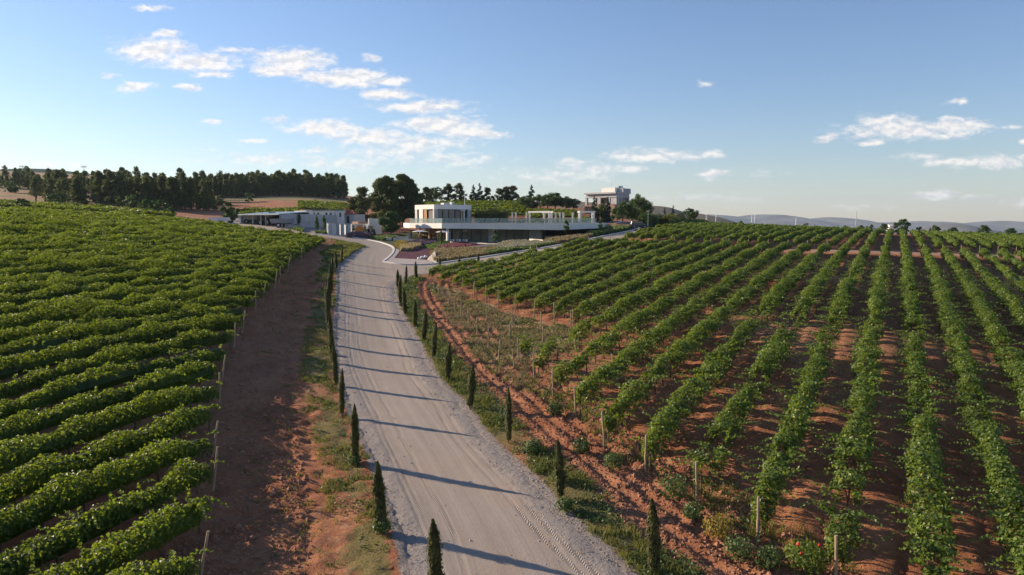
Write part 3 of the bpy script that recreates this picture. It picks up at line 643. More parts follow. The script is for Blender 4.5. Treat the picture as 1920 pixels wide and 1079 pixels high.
def make_tree(kind, h, seed, nleaf=1400, leafmat=None, barkmat=None, ls=None):
    r = np.random.default_rng(seed); b = MB(); cl = []
    if kind == 'pine':       # tall crown of tiers, broken outline, bare trunk below
        tw = h * .02 + .08; lean = r.normal(0, .03, 2); 
        tp = lambda z: (lean[0] * z, lean[1] * z)
        limb(b, (0, 0, -.3), (*tp(h * .5), h * .5), tw, tw * .7); limb(b, (*tp(h * .5), h * .5), (*tp(h * .96), h * .96), tw * .7, tw * .15)
        for i in range(34):
            f = r.random() ** .85; z = h * (.08 + .90 * f); R = h * .24 * (1 - f) ** .65 + h * .03; a = r.uniform(0, 6.28); rr = R * (.35 + .65 * r.random())
            c = (tp(z)[0] + math.cos(a) * rr, tp(z)[1] + math.sin(a) * rr, z + rr * .15); cl.append((c, h * .085 * r.uniform(.7, 1.3) + .15))
            if i % 3 == 0: limb(b, (*tp(z - .5), z - .5), c, tw * .3, tw * .1, 4)
        cl.append(((*tp(h), h * .97), h * .035)); cl.append(((*tp(h), h * .90), h * .05))
        ls = ls or h * .032; V = crown_pts(cl, nleaf, ls, r, .75)
    elif kind == 'bushpine':   # dense young pine, leafy to the ground
        tw = h * .02 + .05; limb(b, (0, 0, -.3), (0, 0, h * .92), tw, .03)
        for i in range(44):
            f = r.random() ** .8; z = h * (.05 + .91 * f); R = h * .30 * (1 - f) ** .6 + h * .04; a = r.uniform(0, 6.28); rr = R * math.sqrt(r.random()); cl.append(((math.cos(a) * rr, math.sin(a) * rr, z), h * r.uniform(.06, .11)))
        ls = ls or h * .03; V = crown_pts(cl, nleaf, ls, r, .9)
    elif kind == 'broadpine':  # wide old pine
        tw = h * .025; limb(b, (0, 0, -.3), (0, 0, h * .35), tw, tw * .8); 
        for i in range(6):
            a = r.uniform(0, 6.28); z1 = h * r.uniform(.6, .85); c = (math.cos(a) * h * .14, math.sin(a) * h * .14, z1); limb(b, (0, 0, h * .33), c, tw * .5, tw * .15)
        for i in range(105):
            f = r.random(); z = h * (.10 + .86 * f); R = h * .33 * (math.sin(math.pi * min(1, (f * .8 + .2))) ** .6) + .3; a = r.uniform(0, 6.28); rr = R * math.sqrt(r.random())
            cl.append(((math.cos(a) * rr, math.sin(a) * rr, z), h * r.uniform(.075, .12)))
        ls = ls or h * .022; V = crown_pts(cl, nleaf, ls, r, .7)
    elif kind == 'spruce':
        tw = h * .018 + .05; limb(b, (0, 0, -.3), (0, 0, h * .95), tw, .02)
        for i in range(46):
            f = (i + r.random()) / 46; z = h * (.06 + .92 * f); R = h * .20 * (1 - f) + .08; a = r.uniform(0, 6.28); cl.append(((math.cos(a) * R * .7, math.sin(a) * R * .7, z), R * .42 + h * .018))
        ls = ls or h * .03; V = crown_pts(cl, nleaf, ls, r, .6)
    elif kind == 'poplar':
        tw = h * .014 + .04; limb(b, (0, 0, -.3), (0, 0, h * .9), tw, .02)
        for i in range(24):
            f = (i + r.random()) / 24; z = h * (.24 + .72 * f); R = h * .085 * math.sin(math.pi * (.18 + .8 * f)) ** .7; a = r.uniform(0, 6.28); cl.append(((math.cos(a) * R * .6, math.sin(a) * R * .6, z), R * r.uniform(.6, .95) + .05))
        for i in range(5): a = r.uniform(0, 6.28); z = h * r.uniform(.25, .6); limb(b, (0, 0, z), (math.cos(a) * h * .05, math.sin(a) * h * .05, z + h * .12), tw * .4, .01, 4)
        ls = ls or h * .035; V = crown_pts(cl, nleaf, ls, r, 1.2)
    elif kind == 'young':    # lollipop sapling
        tw = .05; limb(b, (0, 0, -.2), (0, 0, h * .85), tw, .02)
        for i in range(16):
            f = r.random(); z = h * (.42 + .52 * f); R = h * .15 * math.sin(math.pi * (.2 + .75 * f)); a = r.uniform(0, 6.28); cl.append(((math.cos(a) * R * r.random(), math.sin(a) * R * r.random(), z), h * r.uniform(.05, .09)))
        ls = ls or h * .045; V = crown_pts(cl, nleaf, ls, r, 1)
    else:                    # round: broad-leaved, 'round' tree or 'shrub' from the ground
        low = .28 if kind == 'round' else .08; wd = .46 if kind == 'round' else .62
        tw = h * .03; limb(b, (0, 0, -.3), (0, 0, h * (low + .15)), tw, tw * .7)
        for i in range(5): a = i * 1.26 + r.random(); limb(b, (0, 0, h * low), (math.cos(a) * h * wd * .5, math.sin(a) * h * wd * .5, h * .65), tw * .5, tw * .15, 5)
        for i in range(36):
            f = r.random(); z = h * (low + (.93 - low) * f); R = h * wd * math.sqrt(max(.05, 1 - (2 * (f - .45)) ** 2 * .85)); a = r.uniform(0, 6.28); rr = R * math.sqrt(r.random()) * .85
            cl.append(((math.cos(a) * rr, math.sin(a) * rr, z), h * r.uniform(.08, .16)))
        ls = ls or h * .04; V = crown_pts(cl, nleaf, ls, r, .85)
    v, f, t = V
    cm = mesh_np(kind + '_crown', v, f, M[leafmat or 'broad'], attrs=dict(tint=t)); tm = b.mesh(kind + '_trunk', M[barkmat or 'bark'])
    return cm, tm
def put_tree(name, proto, x, y, s, rz, label, cat='tree', group=None, sz=1.0, z=None):
    cm, tm = proto; o = thing(name, label, cat, (x, y, gz(x, y) if z is None else z), rz, group); o.scale = (s, s, s * sz)
    link(bpy.data.objects.new('crown', cm), o); link(bpy.data.objects.new('trunk', tm), o); return o
def one_mesh(proto, name):
    """crown and trunk in a single mesh, for far trees of a few pixels"""
    cm, tm = proto; nv = len(cm.vertices); a = np.zeros(nv * 3, np.float32); cm.vertices.foreach_get('co', a); f = np.zeros(len(cm.loops), np.int32); cm.loops.foreach_get('vertex_index', f)
    t = np.zeros(nv, np.float32); cm.attributes['tint'].data.foreach_get('value', t)
    tv = np.array([v.co for v in tm.vertices], np.float32); tf = np.array([list(p.vertices) for p in tm.polygons if len(p.vertices) == 4], np.int32)
    return mesh_np(name, np.concatenate([a.reshape(-1, 3), tv]), np.concatenate([f.reshape(-1, 4), tf + nv]), [cm.materials[0], tm.materials[0]], attrs=dict(tint=np.concatenate([t, np.zeros(len(tv))])), fmat=[0] * (len(f) // 4) + [1] * len(tf))
pines = [one_mesh(make_tree('pine', 10, 50 + i, 1500, 'pine', ls=.46), 'pine') for i in range(4)] + [one_mesh(make_tree('pine', 10, 60 + i, 1500, 'pine_l', ls=.46), 'pine') for i in range(4)]
bushes = [one_mesh(make_tree('shrub', 4, 80 + i, 1100, 'broad', ls=.34), 'shrub') for i in range(3)]
def put_one(name, mesh, x, y, s, label, cat, group, sz=1.0, dz=0):
    o = bpy.data.objects.new(name, mesh); o.location = (x, y, gz(x, y) + dz); o.rotation_euler = (0, 0, random.uniform(0, 6.28)); o.scale = (s, s, s * sz); C.objects.link(o)
    return tag(o, label, cat, group)
# the regimented plantation on the ridge (right half of the wood)
pc = 0
for row_ in range(5):
    Yr = 322 + row_ * 9
    pxx = 372 + row_ * 5 + random.uniform(0, 5)
    while pxx < 652:
        u = (pxx - 959.5) / F; Yp = Yr + random.uniform(-2.5, 2.5) + (pxx - 372) * .08; t_ = (pxx - 372) / 280
        s = random.uniform(.80, 1.08) * (.98 + .10 * t_)
        put_one('pine_tree', pines[random.randrange(4) + (0 if random.random() < .35 + .4 * t_ else 4)], u * Yp, Yp, s, f'pine of the planted belt on the ridge, {["front", "second", "third", "fourth", "rear"][row_]} line, {["end beside the rough wood", "part above the red slope", "part above the carport", "free end above the white hut"][min(3, int((pxx - 372) / 70))]}', 'pine tree', 'pines of the planted belt on the ridge', random.uniform(.9, 1.12)); pc += 1
        pxx += random.uniform(8.0, 11.5)
# the rougher dark wood further left
for i in range(160):
    t_ = i / 160; pxx = 66 + 330 * random.random(); f = random.random()
    Yp = 226 + 140 * f ** 1.3 + max(0, 150 - pxx) * .3; u = (pxx - 959.5) / F
    s = random.uniform(.62, 1.12) * (1.0 + .12 * math.exp(-((pxx - 300) / 60) ** 2)) * (.82 if pxx < 110 else 1)
    put_one('pine_tree', pines[random.randrange(4) + (0 if random.random() < .8 else 4)], u * Yp, Yp, s, f'pine of the rough wood, {["left", "middle", "tallest middle-right", "right"][min(3, max(0, int((pxx - 66) / 83)))]} part, {["front edge", "inner mass", "skyline"][min(2, int(f * 3))]}', 'pine tree', 'pines of the rough wood', random.uniform(.85, 1.1))
for i in range(26):
    pxx = random.uniform(-10, 62); Yp = random.uniform(330, 460); put_one('pine_tree', pines[random.randrange(4)], (pxx - 959.5) / F * Yp, Yp, random.uniform(.7, 1.0), 'dark tree of the scattered clump at the far left edge of the wood', 'pine tree', 'scattered clump left of the wood', .8)
# shrubs along the foot of the wood and behind the left vineyard
for i, (pxx, Yp, s, lab) in enumerate([(45,170,.95,'big light green bush on the crest of the left vineyard, near the photo edge'),(28,300,1.5,'dark bush below the far left clump of trees'),(105,215,1.1,'round dark bush between the vine strip and the wood, third from the left edge'),(117,222,1.2,'dark bush touching its round neighbour at the foot of the wood'),
    (162,235,.8,'small bush on the pale slope at the foot of the wood'),(191,228,.7,'smallest bush on the dry grass strip below the wood'),(232,222,1.2,'pale green bush left of the larger thicket below the wood'),(252,218,1.4,'pale green thicket bush in front of the dark pines'),
    (283,186,1.3,'broad olive bush where the left vineyard ends below the wood'),(305,184,1.35,'dark bush in the hollow beside the red earth slope'),(322,180,.8,'low dark bush closest to the red earth slope'),(350,262,1.2,'bush at the top of the red earth slope'),(375,275,1.3,'bush under the pines above the round tree'),
    (415,268,1.2,'light bush under the planted pine belt, left of the pale dirt'),(470,285,1.1,'bush at the foot of the planted pines above the vine patch')]):
    put_one('shrub', bushes[i % 3], (pxx - 959.5) / F * Yp, Yp, s, lab, 'bush', 'bushes at the foot of the wood', .8)

BP = make_tree('broadpine', 14, 5, 22000, 'pine', ls=.38); BP2 = make_tree('broadpine', 13.5, 6, 22000, 'pine', ls=.38)
MP = [make_tree('pine', 11, 11 + i, 5000, 'pine', ls=.36) for i in range(2)]
def at(pxx, Yp): return ((pxx - 959.5) / F * Yp, Yp)
put_tree('pine_tree', BP, *at(724, 196), .97, 1, 'tall dark pine left of its wider twin behind the round tree', 'pine tree', 'big pines behind the garden')
put_tree('pine_tree', BP2, *at(757, 200), 1.04, 2.4, 'tallest and widest dark pine, just left of the white pavilion', 'pine tree', 'big pines behind the garden')
put_tree('pine_tree', MP[0], *at(782, 206), .72, .4, 'lower pine tucked against the widest pine by the pavilion', 'pine tree', 'big pines behind the garden')
put_tree('pine_tree', MP[0], *at(664, 188), .88, .2, 'slim pine with bare trunk behind the grey cabins, left of two', 'pine tree', 'slim pines behind the cabins', .8)
put_tree('pine_tree', MP[1], *at(681, 186), .94, 3.2, 'slim pine with bare trunk behind the grey cabins, right of two', 'pine tree', 'slim pines behind the cabins')
RB = make_tree('round', 5.6, 21, 9000, 'broad', ls=.26)
put_tree('round_tree', RB, *at(733, 158), 1.06, 0, 'round dark leafy tree between the road bend and the white building', 'tree', sz=.92)
RB2 = make_tree('shrub', 5, 22, 4500, 'broad', ls=.3)
put_tree('round_tree', RB2, *at(431, 186), .95, 0, 'dark round tree at the left end of the carport', 'tree')
BU = [make_tree('bushpine', 8, 120 + i, 3600, 'pine', ls=.30) for i in range(3)]
# skyline trees behind the pavilion and the vine slope
SP = [make_tree('spruce', 8, 31 + i, 3000, 'spruce') for i in range(2)]; RT = [make_tree('round', 6, 41 + i, 3600, 'broad') for i in range(3)]; PO = [make_tree('poplar', 6, 71 + i, 1300, 'poplar') for i in range(3)]; YG = [make_tree('young', 4.2, 91 + i, 900, 'poplar') for i in range(3)]
YR = [make_tree('shrub', 4, 95, 1200, 'yellow')]
for i, (pxx, Yp, hh, kind, lab) in enumerate([(800,262,7.0,'p','dark pine on the skyline just right of the widest pine'),(818,270,7.0,'r','round tree on the skyline left of the roof mast'),(842,268,7.8,'p','narrow pine on the skyline above the pavilion roof, left of two'),(862,266,8.0,'p','narrow pine on the skyline above the pavilion roof, right of two'),
    (888,266,7.6,'s','pointed dark conifer left of the conifer pair on the vine slope'),(899,264,8.2,'s','tallest pointed conifer of the pair on the vine slope'),(913,264,6.4,'p','lower dark pine right of the conifer pair'),(936,266,6.0,'p','dark pine left in the clump of three on the vine slope'),(948,266,6.8,'p','dark pine in the middle of the clump of three'),(961,266,7.2,'p','dark pine right in the clump of three, with a ragged top'),
    (986,232,5.4,'r','round green tree at the left foot of the lone pointed conifer'),(996,240,8.6,'s','lone pointed conifer above the pergola'),(1012,238,5.2,'r','round tree between the lone conifer and the bushes'),(1026,236,5.8,'r','bushy green tree left of the broad green tree above the pergola'),(1040,236,6.2,'r','broad green tree above the middle of the pergola'),(1060,236,5.0,'r','yellowish green tree above the pergola, left of two'),(1074,236,4.6,'r','yellowish green tree above the pergola, nearest the villa')]):
    hh *= .86; x, y = at(pxx, Yp); pr = {'p': BU[i % 3], 's': SP[i % 2], 'r': RT[i % 3]}[kind]; h0 = {'p': 8, 's': 8, 'r': 6}[kind]; hh *= 1.12
    # the slope carries each tree so high as its top stands over the skyline
    put_tree({'p': 'pine_tree', 's': 'conifer', 'r': 'leafy_tree'}[kind], pr, x, y, hh / h0 * 1.38, i * 1.3, lab, 'tree', 'skyline trees behind the winery', sz=.72)
# columnar young trees by the yard
for i, (pxx, by, ty, lab) in enumerate([(524,420,393,'slim poplar in front of the carport, leftmost of the row'),(544,424,397,'slim dark poplar before the grey wall end, second of the row'),(561,427,398,'slim poplar leaning on the grey wall, third of the row'),(594,438,402,'slim poplar on the kerb, left of the pair by the grey cabin'),(608,438,402,'slim poplar on the kerb, right of the pair by the grey cabin'),(618,419,396,'slim poplar before the long white hut'),(638,421,385,'tallest and palest poplar behind the grey cabins')]):
    x, y = P2(pxx, by); h = (by - ty) / F * y; put_tree('poplar_tree', PO[i % 3], x, y, h / 6, i, lab, 'tree', 'slim poplars by the service yard')
for i, (pxx, by, ty, lab) in enumerate([(662,441,424,'small olive tree beside the orange machine, left of two'),(684,441,425,'small olive tree beside the tractor, right of two')]):
    x, y = P2(pxx, by); put_tree('olive_tree', YG[i], x, y, (by - ty) / F * y / 4.2 * 1.1, i, lab, 'tree', 'small olive trees by the white wall')
# garden saplings along the branch road
for i, (pxx, by, ty, lab) in enumerate([(928,470,430,'young tree in the pale grasses by the stone wall panel'),(972,450,412,'young tree with a bare stem before the dark glass'),(1016,449,413,'young tree before the pinkish retaining wall'),(1061,449,412,'young tree at the thick end of the white terrace'),(1125,441,411,'small bushy tree where the terrace meets the road'),(1150,424,392,'young tree with pale stem left of the blue car, first of two'),(1158,425,397,'young tree with pale stem left of the blue car, second of two')]):
    x, y = P2(pxx, by); put_tree('young_tree', YG[i % 3], x, y, (by - ty) / F * y / 4.2, i * 2.1, lab, 'tree', 'young trees along the garden')
x, y = P2(827, 464); put_tree('garden_shrub', PO[0], x, y, 34 / F * y / 6 * 1.0, 1, 'dense upright shrub in front of the white column and parasols', 'shrub'); 
# trees round the villa
for i, (pxx, Yp, hh, kind, lab) in enumerate([(1113,184,7.6,'s','blue-green spruce at the left corner of the villa garden'),(1127,186,5.6,'r','leafy tree between the two blue-green spruces'),(1138,184,7.4,'s','blue-green spruce at the right of the villa steps'),(1166,190,6.2,'r','autumn tinted tree below the villa corner'),
    (1184,192,5.2,'r','leafy tree beside the tall grey-green tree'),(1196,196,8.2,'t','tall grey-green tree right of the villa, highest of its clump'),(1205,200,7.4,'t','tall dark tree just right of the tallest by the villa'),(1217,190,4.4,'c','bright green clipped tree left of the dark hedge'),
    (1244,205,5.0,'s','small dark conifer behind the yellow hedge'),(1260,210,6.0,'s','green conifer rising out of the yellow hedge'),(1292,215,5.6,'r','lone round tree on its own above the low hedge')]):
    x, y = at(pxx, Yp); pr = {'s': SP[i % 2], 'r': RT[i % 3], 't': RT[(i + 1) % 3], 'c': YG[0]}[kind]; h0 = {'s': 8, 'r': 6, 't': 6, 'c': 4.2}[kind]
    put_tree({'s': 'conifer'}.get(kind, 'leafy_tree'), pr, x, y, hh / h0 * (.8 if kind == 't' else 1), i * 1.7, lab, 'tree', 'trees round the villa', sz=1.25 if kind == 't' else 1.0)
# hedges right of the villa
def hedge(name, p, q, w, h, mname, lab, n=2200, seed=0, ls=.34):
    r = np.random.default_rng(seed); x0, y0 = p; x1, y1 = q; t = r.random(n); x = x0 + (x1 - x0) * t; y = y0 + (y1 - y0) * t; L = math.hypot(x1 - x0, y1 - y0); nx_, ny_ = -(y1 - y0) / L, (x1 - x0) / L
    phi = r.uniform(-.2, math.pi + .2, n); rad = 1 - .3 * r.random(n); hh = h * (1 + .22 * fbm(x, y, 2.5, 3, seed + 3)); lx = np.cos(phi) * w / 2 * rad; lz = np.clip(np.sin(phi), 0, 1) ** .6 * hh * rad + r.uniform(0, .3, n)
    ox, oy = (x0 + x1) / 2, (y0 + y1) / 2; oz = gz(ox, oy); c = np.stack([x + nx_ * lx - ox, y + ny_ * lx - oy, ground(x, y) + lz - oz], -1); nn = np.stack([nx_ * np.cos(phi), ny_ * np.cos(phi), np.sin(phi) + .1], -1) + r.normal(0, .5, (n, 3))
    v, f, tt = leaf_quads(c, nn, ls * r.uniform(.7, 1.3, n), r.random(n), nrg=r)
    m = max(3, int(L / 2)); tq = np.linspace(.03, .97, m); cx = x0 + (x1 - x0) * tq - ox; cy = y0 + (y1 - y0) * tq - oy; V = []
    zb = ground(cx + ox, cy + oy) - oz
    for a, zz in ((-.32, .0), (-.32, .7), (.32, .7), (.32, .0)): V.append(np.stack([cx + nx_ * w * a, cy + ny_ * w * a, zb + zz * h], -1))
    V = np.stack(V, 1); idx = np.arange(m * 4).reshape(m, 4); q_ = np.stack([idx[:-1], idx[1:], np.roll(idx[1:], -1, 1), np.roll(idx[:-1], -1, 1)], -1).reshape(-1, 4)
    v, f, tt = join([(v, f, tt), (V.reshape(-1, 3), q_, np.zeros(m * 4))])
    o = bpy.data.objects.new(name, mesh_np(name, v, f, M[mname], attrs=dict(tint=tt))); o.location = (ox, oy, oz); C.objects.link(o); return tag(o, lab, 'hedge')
hedge('hedge', at(1203, 176), at(1237, 186), 3, 3.0, 'broad', 'dark hedge with yellowish top behind the parked dark car', 2600, 1)
hedge('hedge', at(1246, 182), at(1276, 192), 3, 3.2, 'yellow', 'yellow-green hedge right of the gap with the white car', 2000, 2)
hedge('hedge', at(1252, 178), at(1325, 203), 2.2, 1.9, 'broad', 'long low dark hedge on the crest of the right vineyard', 3600, 3)
# skyline bushes beyond the right vineyard
for i, (pxx, Yp, wpx, lab) in enumerate([(1387,205,14,'low dark bush on the crest, leftmost beyond the right vineyard'),(1509,206,15,'lone round bush on the crest below the blue hills'),(1583,207,14,'small bush on the crest just left of the mast'),(1612,208,16,'bush on the crest just right of the mast'),(1630,208,17,'bush touching the one right of the mast'),(1656,207,20,'bush left of the small white house'),
    (1690,205,30,'widest dark bush right of the small white house'),(1721,203,16,'small bush right of the widest bush'),(1751,200,20,'low wide bush in the middle of the right crest'),(1785,197,18,'low pale green bush left of the tall round one'),(1802,196,9,'tiny bush left of the tall round one'),(1843,192,24,'tall round dark bush on the right crest'),(1893,188,21,'round bush near the right edge of the crest'),(1911,187,12,'small bush at the right edge beside the round one')]):
    Yp = Yp + 3; x, y = at(pxx, Yp); s = wpx / F * Yp / 5.0; put_one('shrub', bushes[i % 3], x, y, s * 1.35, lab, 'bush', 'bushes on the crest beyond the right vineyard', .95)
# ---------------------------------------------------------------- winery
def wall(b, p, q, th, z0, z1, mi=0, off=0.0):
    """upright slab from p to q; th = thickness away from the side that faces the camera"""
    d = Vector((q[0] - p[0], q[1] - p[1])); n = Vector((-d.y, d.x)).normalized()
    if n.dot(Vector((p[0], p[1]))) < 0: n = -n
    o = n * off
    return b.prism([(p[0] + o.x, p[1] + o.y), (q[0] + o.x, q[1] + o.y), (q[0] + o.x + n.x * th, q[1] + o.y + n.y * th), (p[0] + o.x + n.x * th, p[1] + o.y + n.y * th)], z0, z1, mi)
lerp = lambda p, q, t: (p[0] + (q[0] - p[0]) * t, p[1] + (q[1] - p[1]) * t)
A_ = (-14.9, 150.0); B_ = (9.7, 142.6); C2 = (18.2, 151.5); E_ = (-23.4, 160.7)
Z0, Z1 = 10.45, 11.55
wn = thing('winery_building', 'modern white two-level building with glazed pavilion and long cantilevered terrace', 'building', (0, 150, 7.2))
def wb(b, name, mats):
    o = b.build(name, mats, wn); o.location = -wn.location; return o
b = MB(); b.prism([A_, B_, C2, (24, 178), (16, 197), (-14, 197), (-27, 176), E_], [Z0, Z0 - .25, Z0, Z0, Z0, Z0, Z0, Z0], Z1); wb(b, 'terrace_slab', M['white'])
b = MB(); b.prism([lerp(A_, B_, .005), lerp(B_, A_, .005), (C2[0] - .3, C2[1]), (23.5, 178), (15.5, 196.5), (-13.5, 196.5), (-26.5, 176), (E_[0] + .2, E_[1] + .1)], Z1 + .004, Z1 + .03); wb(b, 'terrace_floor', M['paving'])
for p, q in ((E_, A_), (A_, B_), (B_, C2)):
    n = max(2, int(math.hypot(q[0] - p[0], q[1] - p[1]) / 3.2))
    for i in range(n): b = MB(); wall(b, lerp(p, q, (i + .02) / n), lerp(p, q, (i + .98) / n), .03, Z1 + .05, Z1 + 1.05, off=.15); wb(b, 'balustrade_panel', M['balus'])
# pavilion
Pc = (-17.8, 162.0); df = (.78, .62); dl_ = (-.62, .78)
Pr = (Pc[0] + df[0] * 10.4, Pc[1] + df[1] * 10.4); Pl = (Pc[0] + dl_[0] * 8.6, Pc[1] + dl_[1] * 8.6); Pb = (Pr[0] + dl_[0] * 8.6, Pr[1] + dl_[1] * 8.6)
zt = 15.8; zr = 14.75
b = MB(); b.prism([Pc, Pr, Pb, Pl], zr, zt); r_ = wb(b, 'pavilion_roof', M['white'])
b = MB(); b.box((Pc[0] + 2.2, Pc[1] + 7, zt), (2.4, 1.4, .5), .67); b.box((Pc[0] + 3.6, Pc[1] + 6, zt), (.8, .8, .7), .67); o = wb(b, 'roof_unit', M['greymetal'])
b = MB(); b.tube((Pc[0] + 6.4, Pc[1] + 9, zt), (Pc[0] + 6.4, Pc[1] + 9, zt + 4.6), .07, .03, 6); wb(b, 'roof_mast', M['whitepaint'])
for p, q, nm in ((Pl, Pc, 'side'), (Pc, Pr, 'front')):
    L = math.hypot(q[0] - p[0], q[1] - p[1])
    segs = [(0, .10, 'white'), (.10, .22, 'glass'), (.22, .42, 'white'), (.42, .60, 'timber'), (.60, .94, 'curtain'), (.94, 1.0, 'white')] if nm == 'side' else \
           [(0, .03, 'white'), (.03, .10, 'greywall'), (.10, .24, 'curtain'), (.24, .40, 'curtain'), (.40, .56, 'curtain'), (.56, .72, 'curtain'), (.72, .80, 'dark'), (.80, .86, 'glass'), (.90, 1.0, 'greywall')]
    for a, c, m_ in segs:
        b = MB()
        if m_ in ('white', 'greywall'): wall(b, lerp(p, q, a), lerp(p, q, c), .3, Z1 + .03, zr); wb(b, 'pavilion_wall', M[m_])
        elif m_ == 'timber':
            k = 7
            for i in range(k): wall(b, lerp(p, q, a + (c - a) * i / k), lerp(p, q, a + (c - a) * (i + .8) / k), .12, Z1 + .03, zr, off=.12 + .05 * (i % 2))
            wb(b, 'timber_screen', M['timber'])
        else:
            wall(b, lerp(p, q, a + .004), lerp(p, q, c - .008), .04, Z1 + .1, zr - .06, off=.45); o = wb(b, 'window', M['glass'])
            b = MB(); wall(b, lerp(p, q, a + .002), lerp(p, q, a + .012), .1, Z1 + .03, zr, off=.3); wall(b, lerp(p, q, a), lerp(p, q, c), .1, zr - .1, zr - .004, off=.28); f_ = b.build('window_frame', M['darkmetal'], o)
            if m_ == 'curtain': b = MB(); wall(b, lerp(p, q, a + .03), lerp(p, q, c - .03), .03, Z1 + .2, zr - .3, off=.41); b.build('curtain', M['curtain'], o)
b = MB(); wall(b, lerp(Pr, Pb, 0), Pb, .3, Z1 + .03, zr, 0, -.3); wall(b, Pl, Pb, .3, Z1 + .03, zr, 0, -.3); wb(b, 'rear_wall', M['greywall'])
b = MB(); s0 = lerp(Pc, Pr, .84); b.box((s0[0] - .2, s0[1] - 2.0, Z1 + .03), (.18, .18, 2.9)); b.box((s0[0] - .5, s0[1] - 1.2, Z1 + 2.93), (1.2, 2.4, .12)); wb(b, 'door_canopy', M['whitepaint'])
# dark planted screen right of the pavilion
hedge('screen_planting', (Pr[0] + 1.0, Pr[1] + 2), (Pr[0] + 8.5, Pr[1] + 6), 2.4, 3.3, 'pine', 'dark tall planting against the right end of the white pavilion', 2400, 12, .3).location.z = Z1 + .03
# lower floor, set back under the terrace
q0 = lerp(A_, B_, .03); q1 = lerp(A_, B_, .80); dd = Vector((B_[0] - A_[0], B_[1] - A_[1])).normalized(); nn_ = Vector((-dd.y, dd.x)) ; nn_ = nn_ if nn_.y > 0 else -nn_
L0 = (q0[0] + nn_.x * 4, q0[1] + nn_.y * 4); L1 = (q1[0] + nn_.x * 4, q1[1] + nn_.y * 4); ZF = 7.25
b = MB(); b.prism([(L0[0] - 3, L0[1] - 4), (L1[0] + 1, L1[1] - 3), (L1[0] + 6, L1[1] + 18), (L0[0] - 4, L0[1] + 18)], ZF - .6, ZF); wb(b, 'lower_floor', M['paving'])
segs = [(0, .11, 'glass'), (.11, .22, 'glass'), (.22, .33, 'glass'), (.33, .42, 'glass'), (.42, .53, 'concrete'), (.53, .62, 'glass'), (.62, .71, 'glass'), (.71, .80, 'glass'), (.80, .88, 'glass'), (.88, 1.0, 'concrete')]
for a, c, m_ in segs:
    b = MB(); 
    if m_ == 'concrete': wall(b, lerp(L0, L1, a), lerp(L0, L1, c), .35, ZF, Z0 - .01); wb(b, 'stone_wall', M['concrete'])
    else:
        wall(b, lerp(L0, L1, a + .004), lerp(L0, L1, c - .004), .04, ZF + .05, Z0 - .15, off=.1); o = wb(b, 'lower_window', M['glass_low_reflection'])
        b = MB(); wall(b, lerp(L0, L1, a), lerp(L0, L1, a + .006), .12, ZF, Z0 - .02, off=.04); wall(b, lerp(L0, L1, a), lerp(L0, L1, c), .1, Z0 - .16, Z0 - .03, off=.03); b.build('window_frame', M['darkmetal'], o)
b = MB(); wall(b, (L0[0] - .3, L0[1]), (L0[0] - .3, L0[1] + 14), .3, ZF, Z0 - .01); wall(b, (L1[0] + .3, L1[1]), (L1[0] + 2, L1[1] + 16), .3, ZF, Z0 - .01); b.prism([(L0[0], L0[1] + 9), (L1[0] + 1, L1[1] + 9), (L1[0] + 1, L1[1] + 9.3), (L0[0], L0[1] + 9.3)], ZF, Z0 - .02); wb(b, 'inner_wall', M['greywall'])
for t in (.035,):
    p = lerp(A_, B_, t); b = MB(); b.box((p[0] + .3, p[1] + .6, ZF - .4), (.42, .42, Z0 - ZF + .39), .7); wb(b, 'white_column', M['whitepaint'])
for i, t in enumerate((.25, .52, .80)):
    p = lerp(A_, E_, t); b = MB(); zz = gz(p[0] + .8, p[1] + .6); b.box((p[0] + 1.0, p[1] + 1.0, zz - .3), (.35, .35, Z0 - zz + .29), .9); wb(b, 'timber_column', M['timber'])
b = MB(); wall(b, lerp(A_, E_, .35), (E_[0] - .5, E_[1] + 2), .3, 7.5, Z0 - .01, off=4.5); wb(b, 'timber_wall', M['timber'])
# ---- retaining walls under the terrace
def seg_thing(name, p, q, th, z0, z1, m_, lab, cat='wall'):
    b = MB(); wall(b, p, q, th, z0, z1); o = b.build(name, M[m_]); return tag(o, lab, cat)
p = lerp(A_, B_, .80); seg_thing('retaining_wall', (p[0] + 2.2, p[1] + 3.4), (17.5, 153), .3, 7.2, 8.9, 'paving', 'pinkish retaining wall in the shade under the right end of the terrace')
a, c = G3(992, 455), G3(1017, 456.5); seg_thing('planter_wall', (a.x, a.y), (c.x, c.y), .4, a.z - .3, a.z + .75, 'cream', 'short sunlit cream wall right of the stone end wall')
